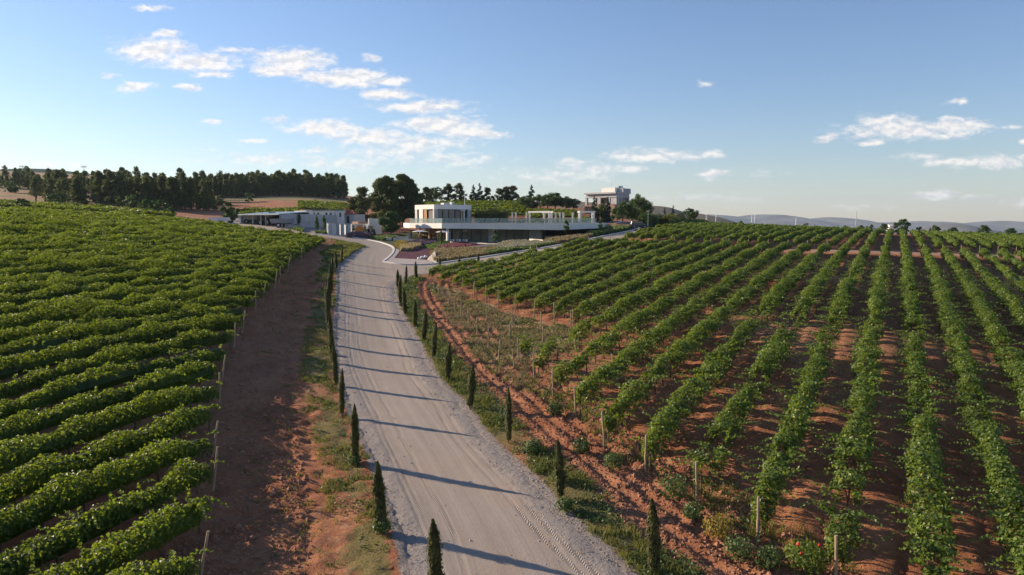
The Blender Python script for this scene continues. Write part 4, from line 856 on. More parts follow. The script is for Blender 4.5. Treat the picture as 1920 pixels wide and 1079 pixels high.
# ---- parasols, tables, chairs on the lower terrace
def parasol(x, y, z, w, lab):
    t = thing('parasol', lab, 'parasol', (x, y, z), .3, 'flat white parasols beside the terrace corner'); h = 2.45
    b = MB(); b.tube((0, 0, 0), (0, 0, h + .3), .05, .04, 8); b.build('pole', M['darkmetal'], t)
    b = MB(); hw = w / 2; b.add([(-hw, -hw, h), (hw, -hw, h), (hw, hw, h), (-hw, hw, h), (0, 0, h + .38)], [(0, 1, 4), (1, 2, 4), (2, 3, 4), (3, 0, 4), (3, 2, 1, 0)]); b.build('canopy', M['white'], t)
    b = MB(); b.box((0, 0, 0), (.8, .8, .08)); b.build('base', M['concrete'], t)
parasol(-19.2, 147.5, 7.35, 3.0, 'flat white parasol standing left of the terrace corner'); parasol(-14.4, 146.5, 7.25, 2.6, 'flat white parasol at the white column, right of its pair')
def chair_mesh():
    s = MB().box((0, 0, .42), (.45, .45, .05)); k = MB().box((0, .21, .47), (.45, .04, .42)); l = MB()
    for sx in (-.2, .2):
        for sy in (-.2, .2): l.box((sx, sy, 0), (.035, .035, .42))
    return s.mesh('seat', M['whitepaint']), k.mesh('backrest', M['whitepaint']), l.mesh('legs', M['darkmetal'])
CH = chair_mesh(); tt_ = MB().box((0, 0, .72), (.8, .8, .04)).mesh('table_top', M['timber']); tl = MB().tube((0, 0, .03), (0, 0, .72), .04, n=6).box((0, 0, 0), (.45, .45, .03)).mesh('pedestal', M['darkmetal'])
for i in range(3):
    p = lerp(L0, L1, .05 + i * .075); x, y = p[0] - .8, p[1] - 2.0
    t = thing('terrace_table', ['square timber table nearest the white column', 'square timber table between two others before the lower glass', 'square timber table furthest from the white column'][i], 'table', (x, y, ZF), .4, 'tables before the lower glass'); link(bpy.data.objects.new('table_top', tt_), t); link(bpy.data.objects.new('pedestal', tl), t)
    for j, a in enumerate((0, math.pi)):
        o = thing('terrace_chair', f'white chair on the {"glass" if j == 0 else "road"} side of the {["column-side", "middle", "stone-wall side"][i]} terrace table', 'chair', (x - math.sin(a + .4) * .75, y + math.cos(a + .4) * .75, ZF), a + .4, 'white chairs at the lower terrace tables')
        for nm, m_ in zip(('seat', 'backrest', 'leg_frame'), CH): link(bpy.data.objects.new(nm, m_), o)

# ---------------------------------------------------------------- garden round the winery
def bed(name, pts, m_, lift=.06, kind='structure'):
    vx, vy, vz, tr = patch(PL(pts), lift, 1.2); return tag(link(bpy.data.objects.new(name, mesh_np(name, np.stack([vx, vy, vz], -1), tr, M[m_], 3, smooth=True))), kind=kind)
bed('pavement', [(718,490.5),(727,484),(737,474),(739,466),(748,470),(748,474),(739,485.5),(770,487),(795,488.5),(806,491),(812,494.5),(789,496.5),(765,496.5),(741,494.5)], 'paving', .10)
bed('garden_ground', [(740,484.5),(749,474),(749,470),(740,464),(727,458),(706,452),(690,447),(700,443),(760,436),(800,430),(832,445),(905,455),(1000,452),(1060,446),(1112,436),(1180,424),(1200,425),(1184,431),(1150,438),(1100,448.5),(1042,460),(967,471.5),(900,482),(861,487),(813,493.5),(797,488),(770,486.5)], 'bedgreen', .02)
bed('lavender_bed', [(752,461),(766,454),(771,449.5),(800,449.5),(828,450.5),(833,453),(795,459),(788,461.5)], 'purplebark', .06)
bed('lavender_bed', [(739.5,484.5),(747,473),(770,471),(788,465),(812,468),(806,478),(797,487)], 'maroon', .055)
bed('mulch_bed', [(845,455),(857,454),(900,456),(913,459),(876,464.5),(866,463)], 'maroon', .05)
bed('slope_bed', [(1040,444),(1068,440),(1116,431),(1120,428),(1138,426),(1128,434),(1090,443),(1060,449)], 'purplebark', .07)
bed('red_paving', [(1178,430),(1192,427.5),(1212,428.5),(1204,432),(1190,433.5)], 'maroon', .07)
def strip_solid(name, line, w, h, m_, lab=None, cat=None, kind=None, lift=0):
    """kerb or low wall that follows a line over the ground"""
    L = smooth_line(line, 1); b = MB(); V = []
    for i, p in enumerate(L):
        a = L[max(0, i - 1)]; c = L[min(len(L) - 1, i + 1)]; d = Vector((c[0] - a[0], c[1] - a[1])).normalized(); n = (-d.y * w / 2, d.x * w / 2); z = gz(*p) + lift
        V += [(p[0] - n[0], p[1] - n[1], z - .25), (p[0] + n[0], p[1] + n[1], z - .25), (p[0] + n[0], p[1] + n[1], z + h), (p[0] - n[0], p[1] - n[1], z + h)]
    f = []
    for i in range(len(L) - 1):
        for k in range(4): f.append((i * 4 + k, i * 4 + (k + 1) % 4, i * 4 + 4 + (k + 1) % 4, i * 4 + 4 + k))
    f += [(0, 3, 2, 1), (len(V) - 4, len(V) - 3, len(V) - 2, len(V) - 1)]
    b.add(V, f); o = b.build(name, M[m_]); return tag(o, lab, cat, kind=kind)
strip_solid('kerb', KERB[8:], .35, .16, 'kerb', kind='structure'); strip_solid('kerb', KERB2, .38, .17, 'kerb', kind='structure')
strip_solid('kerb', PL([(596,439),(640,443),(668,446.5)]), .8, .12, 'kerb', kind='structure')
strip_solid('garden_edging', PL([(834,451.5),(848,457),(867,463)]), .35, .28, 'kerb', 'cream edging running down from the white column to the mulch bed', 'edging')
strip_solid('garden_edging', PL([(873,466.5),(895,464.5),(916,462)]), .35, .28, 'kerb', 'cream edging at the lower side of the mulch bed', 'edging')
strip_solid('garden_edging', PL([(880,455.5),(905,458),(935,458.5)]), .3, .2, 'kerb', 'pale edging along the top of the mulch bed before the glass', 'edging')
# cream wedge at the nose of the garden
a, c, d_ = G3(797, 489.5), G3(813.5, 494.5), G3(806, 478); b = MB(); b.add([(a.x, a.y, a.z - .2), (c.x, c.y, c.z - .2), (c.x + .3, c.y + .5, c.z + .1), (a.x + .8, a.y + 6, a.z + 1.25), (a.x - .3, a.y + 2, a.z - .2), (a.x + 1.4, a.y + 6.4, a.z - .2)], [(0, 1, 2), (0, 2, 3), (0, 3, 4), (1, 5, 2), (2, 5, 3), (3, 5, 4), (0, 4, 5, 1)]); tag(b.build('wedge_wall', M['paving']), 'cream triangular wedge wall at the nose of the garden', 'wall')
for i, (pxx, py) in enumerate([(785,487.5),(791,485.5),(797.5,484)]):
    g = G3(pxx, py); b = MB(); b.ball((0, 0, .2), (.28, .28, .22), 0, 12, 8); o = b.build('garden_lamp', M['whitepaint']); o.location = g; tag(o, ['small white garden light nearest the pavement corner', 'small white garden light between its two neighbours', 'small white garden light closest to the wedge wall'][i], 'garden light', 'white lights in the maroon bed')
# cream seating blocks
for i, (x0, x1, py, h, lab) in enumerate([(716,730,450.5,.55,'cream stone bench block closest to the road bend'),(732,742,447.5,.55,'short cream stone block behind the front bench block'),(738,742,452,.6,'smallest cream stone cube among the bench blocks'),(747,762,449.5,.6,'long cream stone block in the middle of the seating group'),(746,768,453.5,.55,'longest cream stone block at the front of the seating group'),(765,769,446,1.0,'upright cream stone block beside the standing person'),(771,781,443,.5,'cream stone step right of the standing person')]):
    a, c = G3(x0, py), G3(x1, py); b = MB(); b.box((0, 0, -.2), (math.hypot(c.x - a.x, c.y - a.y), .9, h + .2)); o = b.build('stone_bench', M['cream']); o.location = (a + c) / 2; o.location.z = gz(o.location.x, o.location.y); bm_ = o.modifiers.new('edge', 'BEVEL'); bm_.width = .04; tag(o, lab, 'stone bench', 'cream stone blocks by the road bend')
a, c = G3(810, 449), G3(826, 449.5); b = MB(); b.box((0, 0, .40), (c.x - a.x, 1.2, .12)); b.box((-(c.x - a.x) / 2 + .3, 0, -.1), (.3, 1.0, .5)); b.box(((c.x - a.x) / 2 - .3, 0, -.1), (.3, 1.0, .5)); o = b.build('stone_table', M['cream']); o.location = (a + c) / 2; tag(o, 'low pale bench under the left parasol', 'bench')
seg_thing('shade_wall', *[(v.x, v.y) for v in (G3(770, 448.5), G3(828, 450))], .3, 7.0, 8.05, 'greywall', 'low grey wall in shade behind the lavender bed')
# clumps of ornamental grass: one thing each
def grass_clump(pts, n, h, m_, name, lab, seed, ls=.10, kind='stuff'):
    poly = PL(pts); r = np.random.default_rng(seed); xs = [p[0] for p in poly]; ys = [p[1] for p in poly]; x = r.uniform(min(xs), max(xs), n * 4); y = r.uniform(min(ys), max(ys), n * 4); ok = inside(x, y, poly); x, y = x[ok][:n], y[ok][:n]; k = len(x)
    hh = h * r.uniform(.6, 1.15, k) * (1 + .25 * fbm(x, y, 2.5, 3, seed)); g = ground(x, y); az = r.uniform(0, 6.28, k); w = ls * r.uniform(.6, 1.4, k); ben = hh * r.uniform(.05, .45, k); ba = r.uniform(0, 6.28, k)
    dx, dy = np.cos(az) * w, np.sin(az) * w
    V = np.stack([np.stack([x - dx, y - dy, g - .05], -1), np.stack([x + dx, y + dy, g - .05], -1), np.stack([x + dx * .9 + np.cos(ba) * ben, y + dy * .9 + np.sin(ba) * ben, g + hh], -1), np.stack([x - dx * .9 + np.cos(ba) * ben, y - dy * .9 + np.sin(ba) * ben, g + hh * .93], -1)], 1)
    m = mesh_np(name, V.reshape(-1, 3), np.arange(k * 4), M[m_], attrs=dict(tint=np.repeat(np.clip(r.random(k) * .7 + .15 + .3 * fbm(x, y, 1.5, 2, seed + 1), 0, 1), 4)))
    o = link(bpy.data.objects.new(name, m)); return tag(o, lab, None if kind == 'stuff' else 'plant', kind=kind)
grass_clump([(749,472),(752,463),(786,461),(789,464),(770,471)], 2600, .6, 'straw', 'straw_grass', None, 1)
grass_clump([(806,480),(815,470),(850,467),(880,469),(930,468),(930,478),(900,481),(861,486),(815,492)], 9000, .55, 'tangrass', 'plume_grass', None, 2)
grass_clump([(826,468),(850,461.5),(872,464),(880,468),(850,471)], 3000, .75, 'pinkgrass', 'rose_grass', None, 3)
grass_clump([(925,466),(945,457),(985,455),(1015,457.5),(1040,459.5),(985,467),(935,474)], 9000, .6, 'palegrass', 'pale_grass', None, 4)
grass_clump([(1020,456),(1060,450),(1110,445),(1095,449.5),(1045,459)], 4500, .8, 'tangrass', 'russet_grass', None, 5)
grass_clump([(1098,446),(1110,437),(1140,433),(1165,427),(1182,431),(1150,437.5),(1120,443)], 4200, .8, 'weed', 'green_groundcover', None, 6)
grass_clump([(1136,430),(1143,425),(1160,424),(1180,430),(1168,431),(1150,431)], 2600, .9, 'straw', 'golden_grass', None, 7)
grass_clump([(740,462),(744,456),(765,456),(755,462),(748,466)], 2500, .5, 'yarrow', 'yellow_groundcover', None, 8)
grass_clump([(796,464),(830,455),(842,457),(850,463),(830,466),(810,469)], 3000, .5, 'weed', 'low_green_planting', None, 9)
grass_clump([(905,478),(935,470),(990,466),(1040,460),(1036,461.5),(967,472),(915,480)], 4500, .55, 'weed', 'roadside_groundcover', None, 10)
grass_clump([(754,461),(772,450),(800,450.5),(828,451),(832,453),(790,461)], 5000, .35, 'lavender', 'lavender', None, 11, .13)
grass_clump([(694,447),(715,446),(745,444),(760,446),(716,452)], 2500, .6, 'weed', 'silver_groundcover', None, 12)
grass_clump([(785,446),(800,440),(828,440),(829,443),(800,447)], 2500, .7, 'tangrass', 'bank_grass', None, 13)
grass_clump([(648,446),(655,440),(690,440),(700,443),(690,446)], 3500, .6, 'lavender', 'dark_lavender', None, 14, .13)

# ---------------------------------------------------------------- pergola on the slope
ZP = Z1 + .03
def on_slope(pxx, Yp): x, y = at(pxx, Yp); return x, y, max(gz(x, y), ZP - .1)
PG = [(993,1030,176,172),(1020,1034,180,176),(1087,1112,172,174)]
for i, (xa, xb, ya, yb) in enumerate(PG):
    p = on_slope(xa, ya); q = on_slope(xb, yb); h = 2.6; z = max(p[2], q[2]); o = thing('pergola', ['widest pale concrete pergola frame above the terrace', 'narrow pale pergola frame beside the widest one', 'pale pergola frame closest to the blue-green spruces'][i], 'pergola', (p[0], p[1], z), 0, 'concrete pergola frames above the terrace')
    for v in (p, q):
        b = MB(); b.box((v[0] - p[0], v[1] - p[1], -.3), (.42, .42, h + .3)); b.build('post', M['white'], o); b = MB(); b.box((v[0] - p[0], v[1] - p[1] + 3, -.3), (.42, .42, h + .3)); b.build('post', M['white'], o)
    b = MB(); wall(b, (-.3, 0), (q[0] - p[0] + .3, q[1] - p[1]), .4, h, h + .38, off=-.2); b.build('beam', M['white'], o); b = MB(); wall(b, (-.3, 3), (q[0] - p[0] + .3, q[1] - p[1] + 3), .4, h, h + .38, off=-.2); b.build('beam', M['white'], o)
for i, pxx in enumerate([938,960,966.5,986.5,1049,1055.5,1041,1073]):
    x, y, z = on_slope(pxx, 178 + (i % 3) * 2); b = MB(); b.box((0, 0, -.3), (.38, .38, 2.9)); b.box((0, 0, 2.6), (.5, .5, .12)); o = b.build('pergola_post', M['white']); o.location = (x, y, z)
    tag(o, 'free-standing pale pergola post, ' + ['leftmost above the terrace, alone', 'left one of the close pair', 'right one of the close pair', 'just left of the widest frame', 'taller side of the second close pair', 'right one of the second close pair', 'between the frames, half hidden by vines', 'last before the frame by the spruces'][i], 'post', 'pergola posts above the terrace')
def slope_vines(pa, pb, Ya, Yb, n, spacing, lab, group, seed, dirv=None):
    for k in range(n):
        Yk = Ya + k * spacing; p = at(pa, Yk); q = at(pb, Yk + (Yb - Ya)); d = Vector((q[0] - p[0], q[1] - p[1])); L = d.length; d.normalize()
        vine_row(p, (d.x, d.y), 0, L, 'back', lab(k + 1), group, seed + k)
slope_vines(930, 1110, 181, 183, 4, 3.2, lambda k: f'trellised vine row behind the pergola posts, {ordn(k)} up the slope', 'vine rows behind the pergola', 900)
slope_vines(795, 985, 212, 212, 14, 4.0, lambda k: f'vine row on the slope behind the pavilion, {ordn(k)} from below', 'vine rows on the slope behind the pavilion', 930)
slope_vines(985, 1082, 205, 205, 6, 4.0, lambda k: f'vine row above the pergola, {ordn(k)} from below', 'vine rows on the slope above the pergola', 950)
slope_vines(560, 655, 232, 230, 9, 4.2, lambda k: f'vine row of the steep patch above the long white hut, {ordn(k)} from below', 'vine rows of the patch above the white hut', 970)
slope_vines(452, 565, 208, 214, 5, 4.2, lambda k: f'vine row on the bank above the carport, {ordn(k)} from below', 'vine rows on the bank above the carport', 990)
slope_vines(-20, 330, 172, 170, 7, 4.0, lambda k: f'vine row of the strip behind the left vineyard, {ordn(k)} up from the dirt track', 'vine rows of the strip behind the left vineyard', 1010)
# ---------------------------------------------------------------- service yard on the left
def anchor(pxx, py): g = G3(pxx, py); return g
# carport
g0 = anchor(452, 420); zc = g0.z
def at3(pxx, Yp, z=None): x, y = at(pxx, Yp); return Vector((x, y, gz(x, y) if z is None else z))
YC = g0.y
def zpy(py, Yp): return CAMZ + px_uv(500, py)[1] * Yp
cp_ = thing('carport', 'long open carport with blue-grey sheet roof and dark bays', 'carport', (g0.x, g0.y, g0.z))
def cb(b, name, m_, parent=None): o = b.build(name, M[m_], parent or cp_); o.location = -cp_.location; return o
p0, p1 = at(452, YC), at(528, YC - 10); zr0 = zpy(402.8, YC)
dv = Vector((p1[0] - p0[0], p1[1] - p0[1])).normalized(); nv = Vector((-dv.y, dv.x)); nv = nv if nv.y > 0 else -nv
bk = lambda p, k: (p[0] + nv.x * k, p[1] + nv.y * k)
b = MB(); b.prism([bk(p0, -.6), bk(p1, -.6), bk(p1, 8), bk(p0, 8)], [zr0 - .15, zr0 - .15, zr0 + .55, zr0 + .55], [zr0 + .05, zr0 + .05, zr0 + .75, zr0 + .75]); cb(b, 'roof', 'roofmetal')
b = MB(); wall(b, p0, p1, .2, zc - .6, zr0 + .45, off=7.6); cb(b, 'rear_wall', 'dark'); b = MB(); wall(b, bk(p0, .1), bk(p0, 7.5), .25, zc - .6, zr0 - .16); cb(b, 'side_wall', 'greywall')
for t in (0.02, .32, .52, .64, .98): p = lerp(p0, p1, t); b = MB(); b.box((p[0], p[1] + .2, zc - .8), (.28, .28, zr0 - zc + .64)); cb(b, 'post', 'greywall')
b = MB(); wall(b, lerp(p0, p1, .34), lerp(p0, p1, .50), .1, zc - .4, zr0 - .3, off=4); cb(b, 'inner_partition', 'concrete')
# grey annex and long white hut
q0, q1 = p1, P2(575, 426); zq = gz(*q1); YQ = q1[1]
b = MB(); b.prism([q0, q1, bk(q1, 9), bk(q0, 8)], [min(zc, zq) - 1.2] * 4, [zr0 + .1, zpy(403.2, YQ), zpy(403.2, YQ), zr0 + .1]); an = b.build('grey_annex', M['greywall']); tag(an, 'plain blue-grey rendered annex wall right of the carport', 'building')
hA, hB = at(575, YQ + 9), at(646, YQ + 7); zh = zpy(395.8, hA[1]); hut = thing('white_hut', 'long low white hut with a row of small windows and flat roof', 'building', (hA[0], hA[1], gz(*hA)))
def hb(b, name, m_, parent=None): o = b.build(name, M[m_], parent or hut); o.location = -hut.location if parent is None else (0, 0, 0); return o
b = MB(); wall(b, hA, hB, 5, gz(*hA) - 1.5, zh); hw_ = hb(b, 'wall', 'white')
b = MB(); wall(b, lerp(hA, hB, -.02), lerp(hA, hB, 1.02), 5.8, zh + .003, zh + .22, off=-.4); hb(b, 'roof', 'roofmetal')
for t in (.08, .19, .30, .52, .63, .88):
    b = MB(); wall(b, lerp(hA, hB, t), lerp(hA, hB, t + .05), .04, zh - 1.5, zh - .5, off=-.03); o = hb(b, 'window', 'glass'); b = MB(); wall(b, lerp(hA, hB, t - .006), lerp(hA, hB, t + .056), .06, zh - 1.6, zh - 1.5, off=-.06); hb(b, 'sill', 'concrete', o)
b = MB(); wall(b, lerp(hA, hB, .74), lerp(hA, hB, .80), .05, zh - 2.7, zh - .5, off=-.04); hb(b, 'door', 'greymetal')
b = MB(); wall(b, at(553, YQ + 11), at(575.5, YQ + 7), 4, zc - 1, zpy(395.4, YQ + 8)); tag(b.build('white_box_hut', M['white']), 'taller white block joining the grey annex to the long hut', 'building')
# parapet wall below the hut
b = MB(); wall(b, at(575.3, YQ + .3), P2(612, 424.5), .3, zq - 1.2, zpy(414, YQ)); tag(b.build('yard_wall', M['greywall']), 'shaded grey yard wall below the long white hut', 'wall')
# small house with red roof
sA, sB = at(644, 178), at(664, 176); zs = zpy(402.5, 178); rh = thing('red_roofed_shed', 'small shed with a red tiled roof stub behind the slim pines', 'shed', (sA[0], sA[1], gz(*sA)))
b = MB(); wall(b, sA, sB, 4, gz(*sA) - .5, zs); o = b.build('wall', M['concrete'], rh); o.location = -rh.location
c_ = lerp(sA, sB, .5); b = MB(); hx = 1.9; zz = zs + .003
b.add([(sA[0] - .4, sA[1] - .4, zz), (sB[0] + .4, sB[1] - .4, zz), (sB[0] + .4, sB[1] + 4.4, zz), (sA[0] - .4, sA[1] + 4.4, zz), (c_[0] - .8, c_[1] + 2, zz + 1.1), (c_[0] + .8, c_[1] + 2, zz + 1.1)], [(0, 1, 5, 4), (1, 2, 5), (2, 3, 4, 5), (3, 0, 4), (3, 2, 1, 0)]); o = b.build('roof', M['redroof'], rh); o.location = -rh.location
b = MB(); b.box((c_[0] - .6, c_[1] + 1.6, zz + .4), (.5, .5, 1.3)); o = b.build('chimney', M['redroof'], rh); o.location = -rh.location
b = MB(); wall(b, lerp(sA, sB, .35), lerp(sA, sB, .6), .05, zs - 2.2, zs - .4, off=-.04); o = b.build('door', M['darkmetal'], rh); o.location = -rh.location
# grey sheet cabins
def cabin(xa, xb, py, ty, depth, lab):
    a = G3(xa, py); c = at(xb, a.y + (.5)); z = a.z; h = (py - ty) / F * a.y; L = math.hypot(c[0] - a.x, c[1] - a.y); o = thing('metal_cabin', lab, 'cabin', (a.x, a.y, z), math.atan2(c[1] - a.y, c[0] - a.x), 'grey sheet-metal cabins')
    b = MB(); b.prism([(0, 0), (L, 0), (L, depth), (0, depth)], -.4, h - .1); b.build('shell', M['greymetal'], o)
    b = MB(); b.prism([(-.1, -.1), (L + .1, -.1), (L + .1, depth + .1), (-.1, depth + .1)], h - .097, h); b.build('roof', M['concrete'], o)
    for t in np.linspace(.0, 1, max(2, int(L / .55)) + 1)[1:-1]: b = MB(); b.box((L * t, -.02, 0), (.06, .04, h - .12)); b.build('rib', M['greywall'], o)
    b = MB(); b.box((L * .3, -.045, .05), (min(.9, L * .3), .05, h * .78)); d = b.build('door', M['greywall'], o); b = MB(); b.box((L * .3 + .3, -.085, h * .4), (.05, .03, .15)); b.build('handle', M['darkmetal'], d)
    return o
cabin(615.5, 629, 441, 418.5, 2.4, 'pale grey metal cabin, leftmost and closest to the kerb'); cabin(633, 637, 441, 420, 2.0, 'narrow grey metal locker between two wider cabins'); cabin(638.5, 646, 441, 420, 2.0, 'grey metal cabin right of the narrow locker'); cabin(648, 657, 441, 421, 2.0, 'grey metal cabin beside the small olive tree')
a = G3(692, 439); c = at(716, a.y + 3); b = MB(); wall(b, (a.x, a.y), c, .35, a.z - .6, a.z + 3.5); tag(b.build('white_wall', M['white']), 'high white wall screen behind the round tree', 'wall')
a = G3(655, 438); c = at(690, a.y + 5); b = MB(); wall(b, (a.x, a.y + 2), c, .3, a.z - .6, a.z + 2.1); tag(b.build('white_wall', M['white']), 'low cream wall with shaded gaps behind the orange machine', 'wall')
b = MB(); wall(b, (a.x, a.y + 9), at(704, a.y + 11), 5, a.z, zpy(416, a.y + 9)); tag(b.build('flat_roof_shed', M['brick']), 'flat brown-roofed shed behind the low cream wall', 'shed')
# white low trailer and stone pile at the far left end
a, c = G3(407, 418.5), G3(431, 418); b = MB(); wall(b, (a.x, a.y), (c.x, c.y), 2.2, a.z + .3, a.z + 1.35); t = thing('flat_trailer', 'low white trailer box parked left of the carport', 'trailer', (0, 0, 0)); b.build('box', M['white'], t)
for q in (.12, .88): p = lerp((a.x, a.y), (c.x, c.y), q); b = MB(); b.tube((p[0], p[1] - .1, a.z + .25), (p[0], p[1] + 2.2, a.z + .25), .33, n=14); b.build('wheel', M['tyre'], t)
# vehicles
def wheel(b_parent, x, y, z, r, w):
    b = MB(); b.tube((x, y - w / 2, z), (x, y + w / 2, z), r, n=18); t = b.build('wheel', M['tyre'], b_parent); b = MB(); b.tube((x, y - w / 2 - .01, z), (x, y + w / 2 + .01, z), r * .55, n=14); b.build('rim', M['greymetal'], t); return t
def tractor(x, y, z, rz, s, mname, lab, trailer=False):
    o = thing('tractor', lab, 'tractor', (x, y, z), rz, 'tractors of the service yard'); o.scale = (s, s, s)
    b = MB(); b.box((1.15, 0, .75), (1.9, .75, .7)); b.box((1.9, 0, .8), (.45, .7, .5)); o1 = b.build('bonnet', M[mname], o); b = MB(); b.tube((1.3, .3, 1.45), (1.3, .3, 2.2), .05, n=8); b.build('exhaust', M['darkmetal'], o)
    b = MB(); b.prism([(-.75, -.6), (.2, -.55), (.2, .55), (-.75, .6)], .8, 1.3); b.build('body', M[mname], o)
    b = MB(); b.prism([(-.7, -.55), (.15, -.5), (.15, .5), (-.7, .55)], 1.32, 2.2); cbn = b.build('cab_window', M['glass'], o); b = MB(); b.box((-.28, 0, 2.22), (1.1, 1.25, .1)); b.build('cab_roof', M[mname], o)
    for yy in (-.75, .75): wheel(o, -.45, yy, .75, .75, .42); wheel(o, 1.6, yy * .9, .45, .45, .3)
    for yy in (-.75, .75): b = MB(); b.prism([(-1.1, yy - .24), (.25, yy - .24), (.25, yy + .24), (-1.1, yy + .24)], 1.52, 1.58); b.build('mudguard', M[mname], o)
    return o
def trailer(x, y, z, rz, s, mname, lab):
    o = thing('farm_trailer', lab, 'trailer', (x, y, z), rz, 'trailers before the carport'); o.scale = (s, s, s)
    b = MB(); b.add([(-1.6, -.8, .75), (1.6, -.8, .75), (1.6, .8, .75), (-1.6, .8, .75), (-1.8, -1.0, 1.5), (1.8, -1.0, 1.5), (1.8, 1.0, 1.5), (-1.8, 1.0, 1.5), (-1.7, -.9, 1.5), (1.7, -.9, 1.5), (1.7, .9, 1.5), (-1.7, .9, 1.5), (-1.5, -.7, .9), (1.5, -.7, .9), (1.5, .7, .9), (-1.5, .7, .9)],
        [(0, 3, 2, 1), (0, 1, 5, 4), (1, 2, 6, 5), (2, 3, 7, 6), (3, 0, 4, 7), (4, 5, 9, 8), (5, 6, 10, 9), (6, 7, 11, 10), (7, 4, 8, 11), (8, 9, 13, 12), (9, 10, 14, 13), (10, 11, 15, 14), (11, 8, 12, 15), (12, 13, 14, 15)]); b.build('tub', M[mname], o)
    b = MB(); b.box((0, 0, .6), (3.2, .25, .14)); b.tube((1.6, 0, .65), (2.7, 0, .5), .06, n=8); b.build('drawbar', M['darkmetal'], o)
    for yy in (-.7, .7): wheel(o, -.35, yy, .42, .42, .28)
    return o
a = G3(464, 419.5); trailer(a.x + .6, a.y - 1, a.z, .25, 1.25, 'greymetal', 'pale green-grey farm trailer in the left bay of the carport')
a = G3(508, 422.5); tractor(a.x, a.y - .5, a.z, math.pi + .2, 1.35, 'olive', 'dark green tractor parked in front of the carport'); 
a = G3(525, 427.5); trailer(a.x + .5, a.y, a.z, -.1, 1.35, 'silver', 'grey trailer tub parked right of the dark green tractor')
a = G3(693, 441); tractor(a.x + .4, a.y - .5, a.z, -1.2, .85, 'darkmetal', 'small black tractor at the end of the high white wall')
# orange harvest machine
a = G3(673, 439.5); o = thing('orange_machine', 'orange farm implement between the small olive trees', 'machine', (a.x, a.y + 1, a.z), .1); b = MB(); b.prism([(-1.0, -.7), (1.0, -.7), (1.0, .7), (-1.0, .7)], .5, 1.5); b.prism([(-.55, -.6), (.55, -.6), (.55, .6), (-.55, .6)], 1.5, 2.0); b.build('hopper', M['orange'], o)
b = MB(); b.box((0, 0, .3), (2.2, .2, .15)); b.build('frame', M['darkmetal'], o); [wheel(o, sx, yy, .35, .35, .22) for sx in (-.6, .6) for yy in (-.75, .75)]
# lamp posts with wide heads in the yard
for pxx, by, ty, lab in ((541, 427, 414.5, 'pale lamp post with wide head in the yard, left of two'), (574, 427, 414, 'pale lamp post with wide head in the yard, right of two')):
    a = G3(pxx, by); h = (by - ty) / F * a.y; o = thing('yard_lamp', lab, 'lamp post', a, 0, 'lamp posts of the yard'); b = MB(); b.tube((0, 0, -.1), (0, 0, h), .06, .05, 8); b.build('pole', M['concrete'], o); b = MB(); b.box((0, 0, h), (1.1, .35, .12)); b.box((0, 0, h + .12), (.5, .25, .06)); b.build('lamp_head', M['white'], o)
# planting bed in front of the yard
grass_clump([(548,431.5),(560,430),(570,433),(566,436)], 700, .6, 'weed', 'yard_planting', None, 15)
grass_clump([(590,438),(600,437),(612,438.5),(606,440)], 500, .6, 'weed', 'yard_planting', None, 16)

# ---------------------------------------------------------------- villa on the hill
YV = 235.0; vc = at(1154, YV); vl = at(1096.5, YV + 10); vr_ = at(1176, YV + 12)
zV = lambda py, Yp=YV: CAMZ + px_uv(1150, py)[1] * Yp
vi = thing('hilltop_villa', 'grey modern hilltop villa with columned loggia, flat roof and roof box', 'building', (vc[0], vc[1], gz(*vc)))
def vb(b, name, m_, parent=None):
    o = b.build(name, M[m_], parent or vi); o.location = (0, 0, 0) if parent else -vi.location; return o
z_base, z_fl, z_lt, z_ru, z_rt = gz(*vc) - 3, zV(383.8), zV(370.2), zV(363.2), zV(360.2)
Lv = Vector((vc[0] - vl[0], vc[1] - vl[1])); Lh = Lv.normalized(); Rn = Vector((-Lh.y, Lh.x)); Rn = Rn if Rn.y > 0 else -Rn; WV = 7.0
vl = (vc[0] - Lh.x * Lv.length, vc[1] - Lh.y * Lv.length); back = lambda p, k: (p[0] + Rn.x * k, p[1] + Rn.y * k)
b = MB(); b.prism([back(vl, -.8), back(vc, -.8), (back(vc, WV)[0] + 4, back(vc, WV)[1]), back(vl, WV)], z_base, z_fl - .003); vb(b, 'stone_base', 'brick')
b = MB(); wall(b, back(lerp(vl, vc, .35), -1.0), back(lerp(vl, vc, .58), -1.0), .3, z_base, z_fl + .3); wall(b, back(lerp(vl, vc, .66), -1.0), back(vc, -1.0), .3, z_base + 2, z_fl + .25); vb(b, 'loggia_parapet', 'brick')
b = MB(); b.prism([back(vl, -.2), back(vc, -.2), back(vc, WV), back(vl, WV)], z_lt, z_ru - .9); vb(b, 'upper_wall', 'concrete')
b = MB(); b.prism([back(vl, .3), back(vc, .3), back(vc, WV - .2), back(vl, WV - .2)], z_ru - .897, z_ru - .004); vb(b, 'shadow_gap', 'greywall')
Lf = Lh * .35; b = MB(); b.prism([(vl[0] - Lf.x - Rn.x * .6, vl[1] - Lf.y - Rn.y * .6), (vc[0] + Lf.x * .4 - Rn.x * .6, vc[1] + Lf.y * .4 - Rn.y * .6), (back(vc, WV + .5)[0] + Lf.x * .3, back(vc, WV + .5)[1]), back(vl, WV + .5)], z_ru, z_rt); vb(b, 'roof', 'concrete')
b = MB(); wall(b, lerp(vl, vc, .37), lerp(vl, vc, .80), 5, z_rt + .003, zV(350.8), off=2.5); vb(b, 'roof_box', 'white'); b = MB(); wall(b, lerp(vl, vc, .82), lerp(vl, vc, 1.0), 4, z_rt + .003, zV(353), off=3.5); vb(b, 'stair_head', 'greywall')
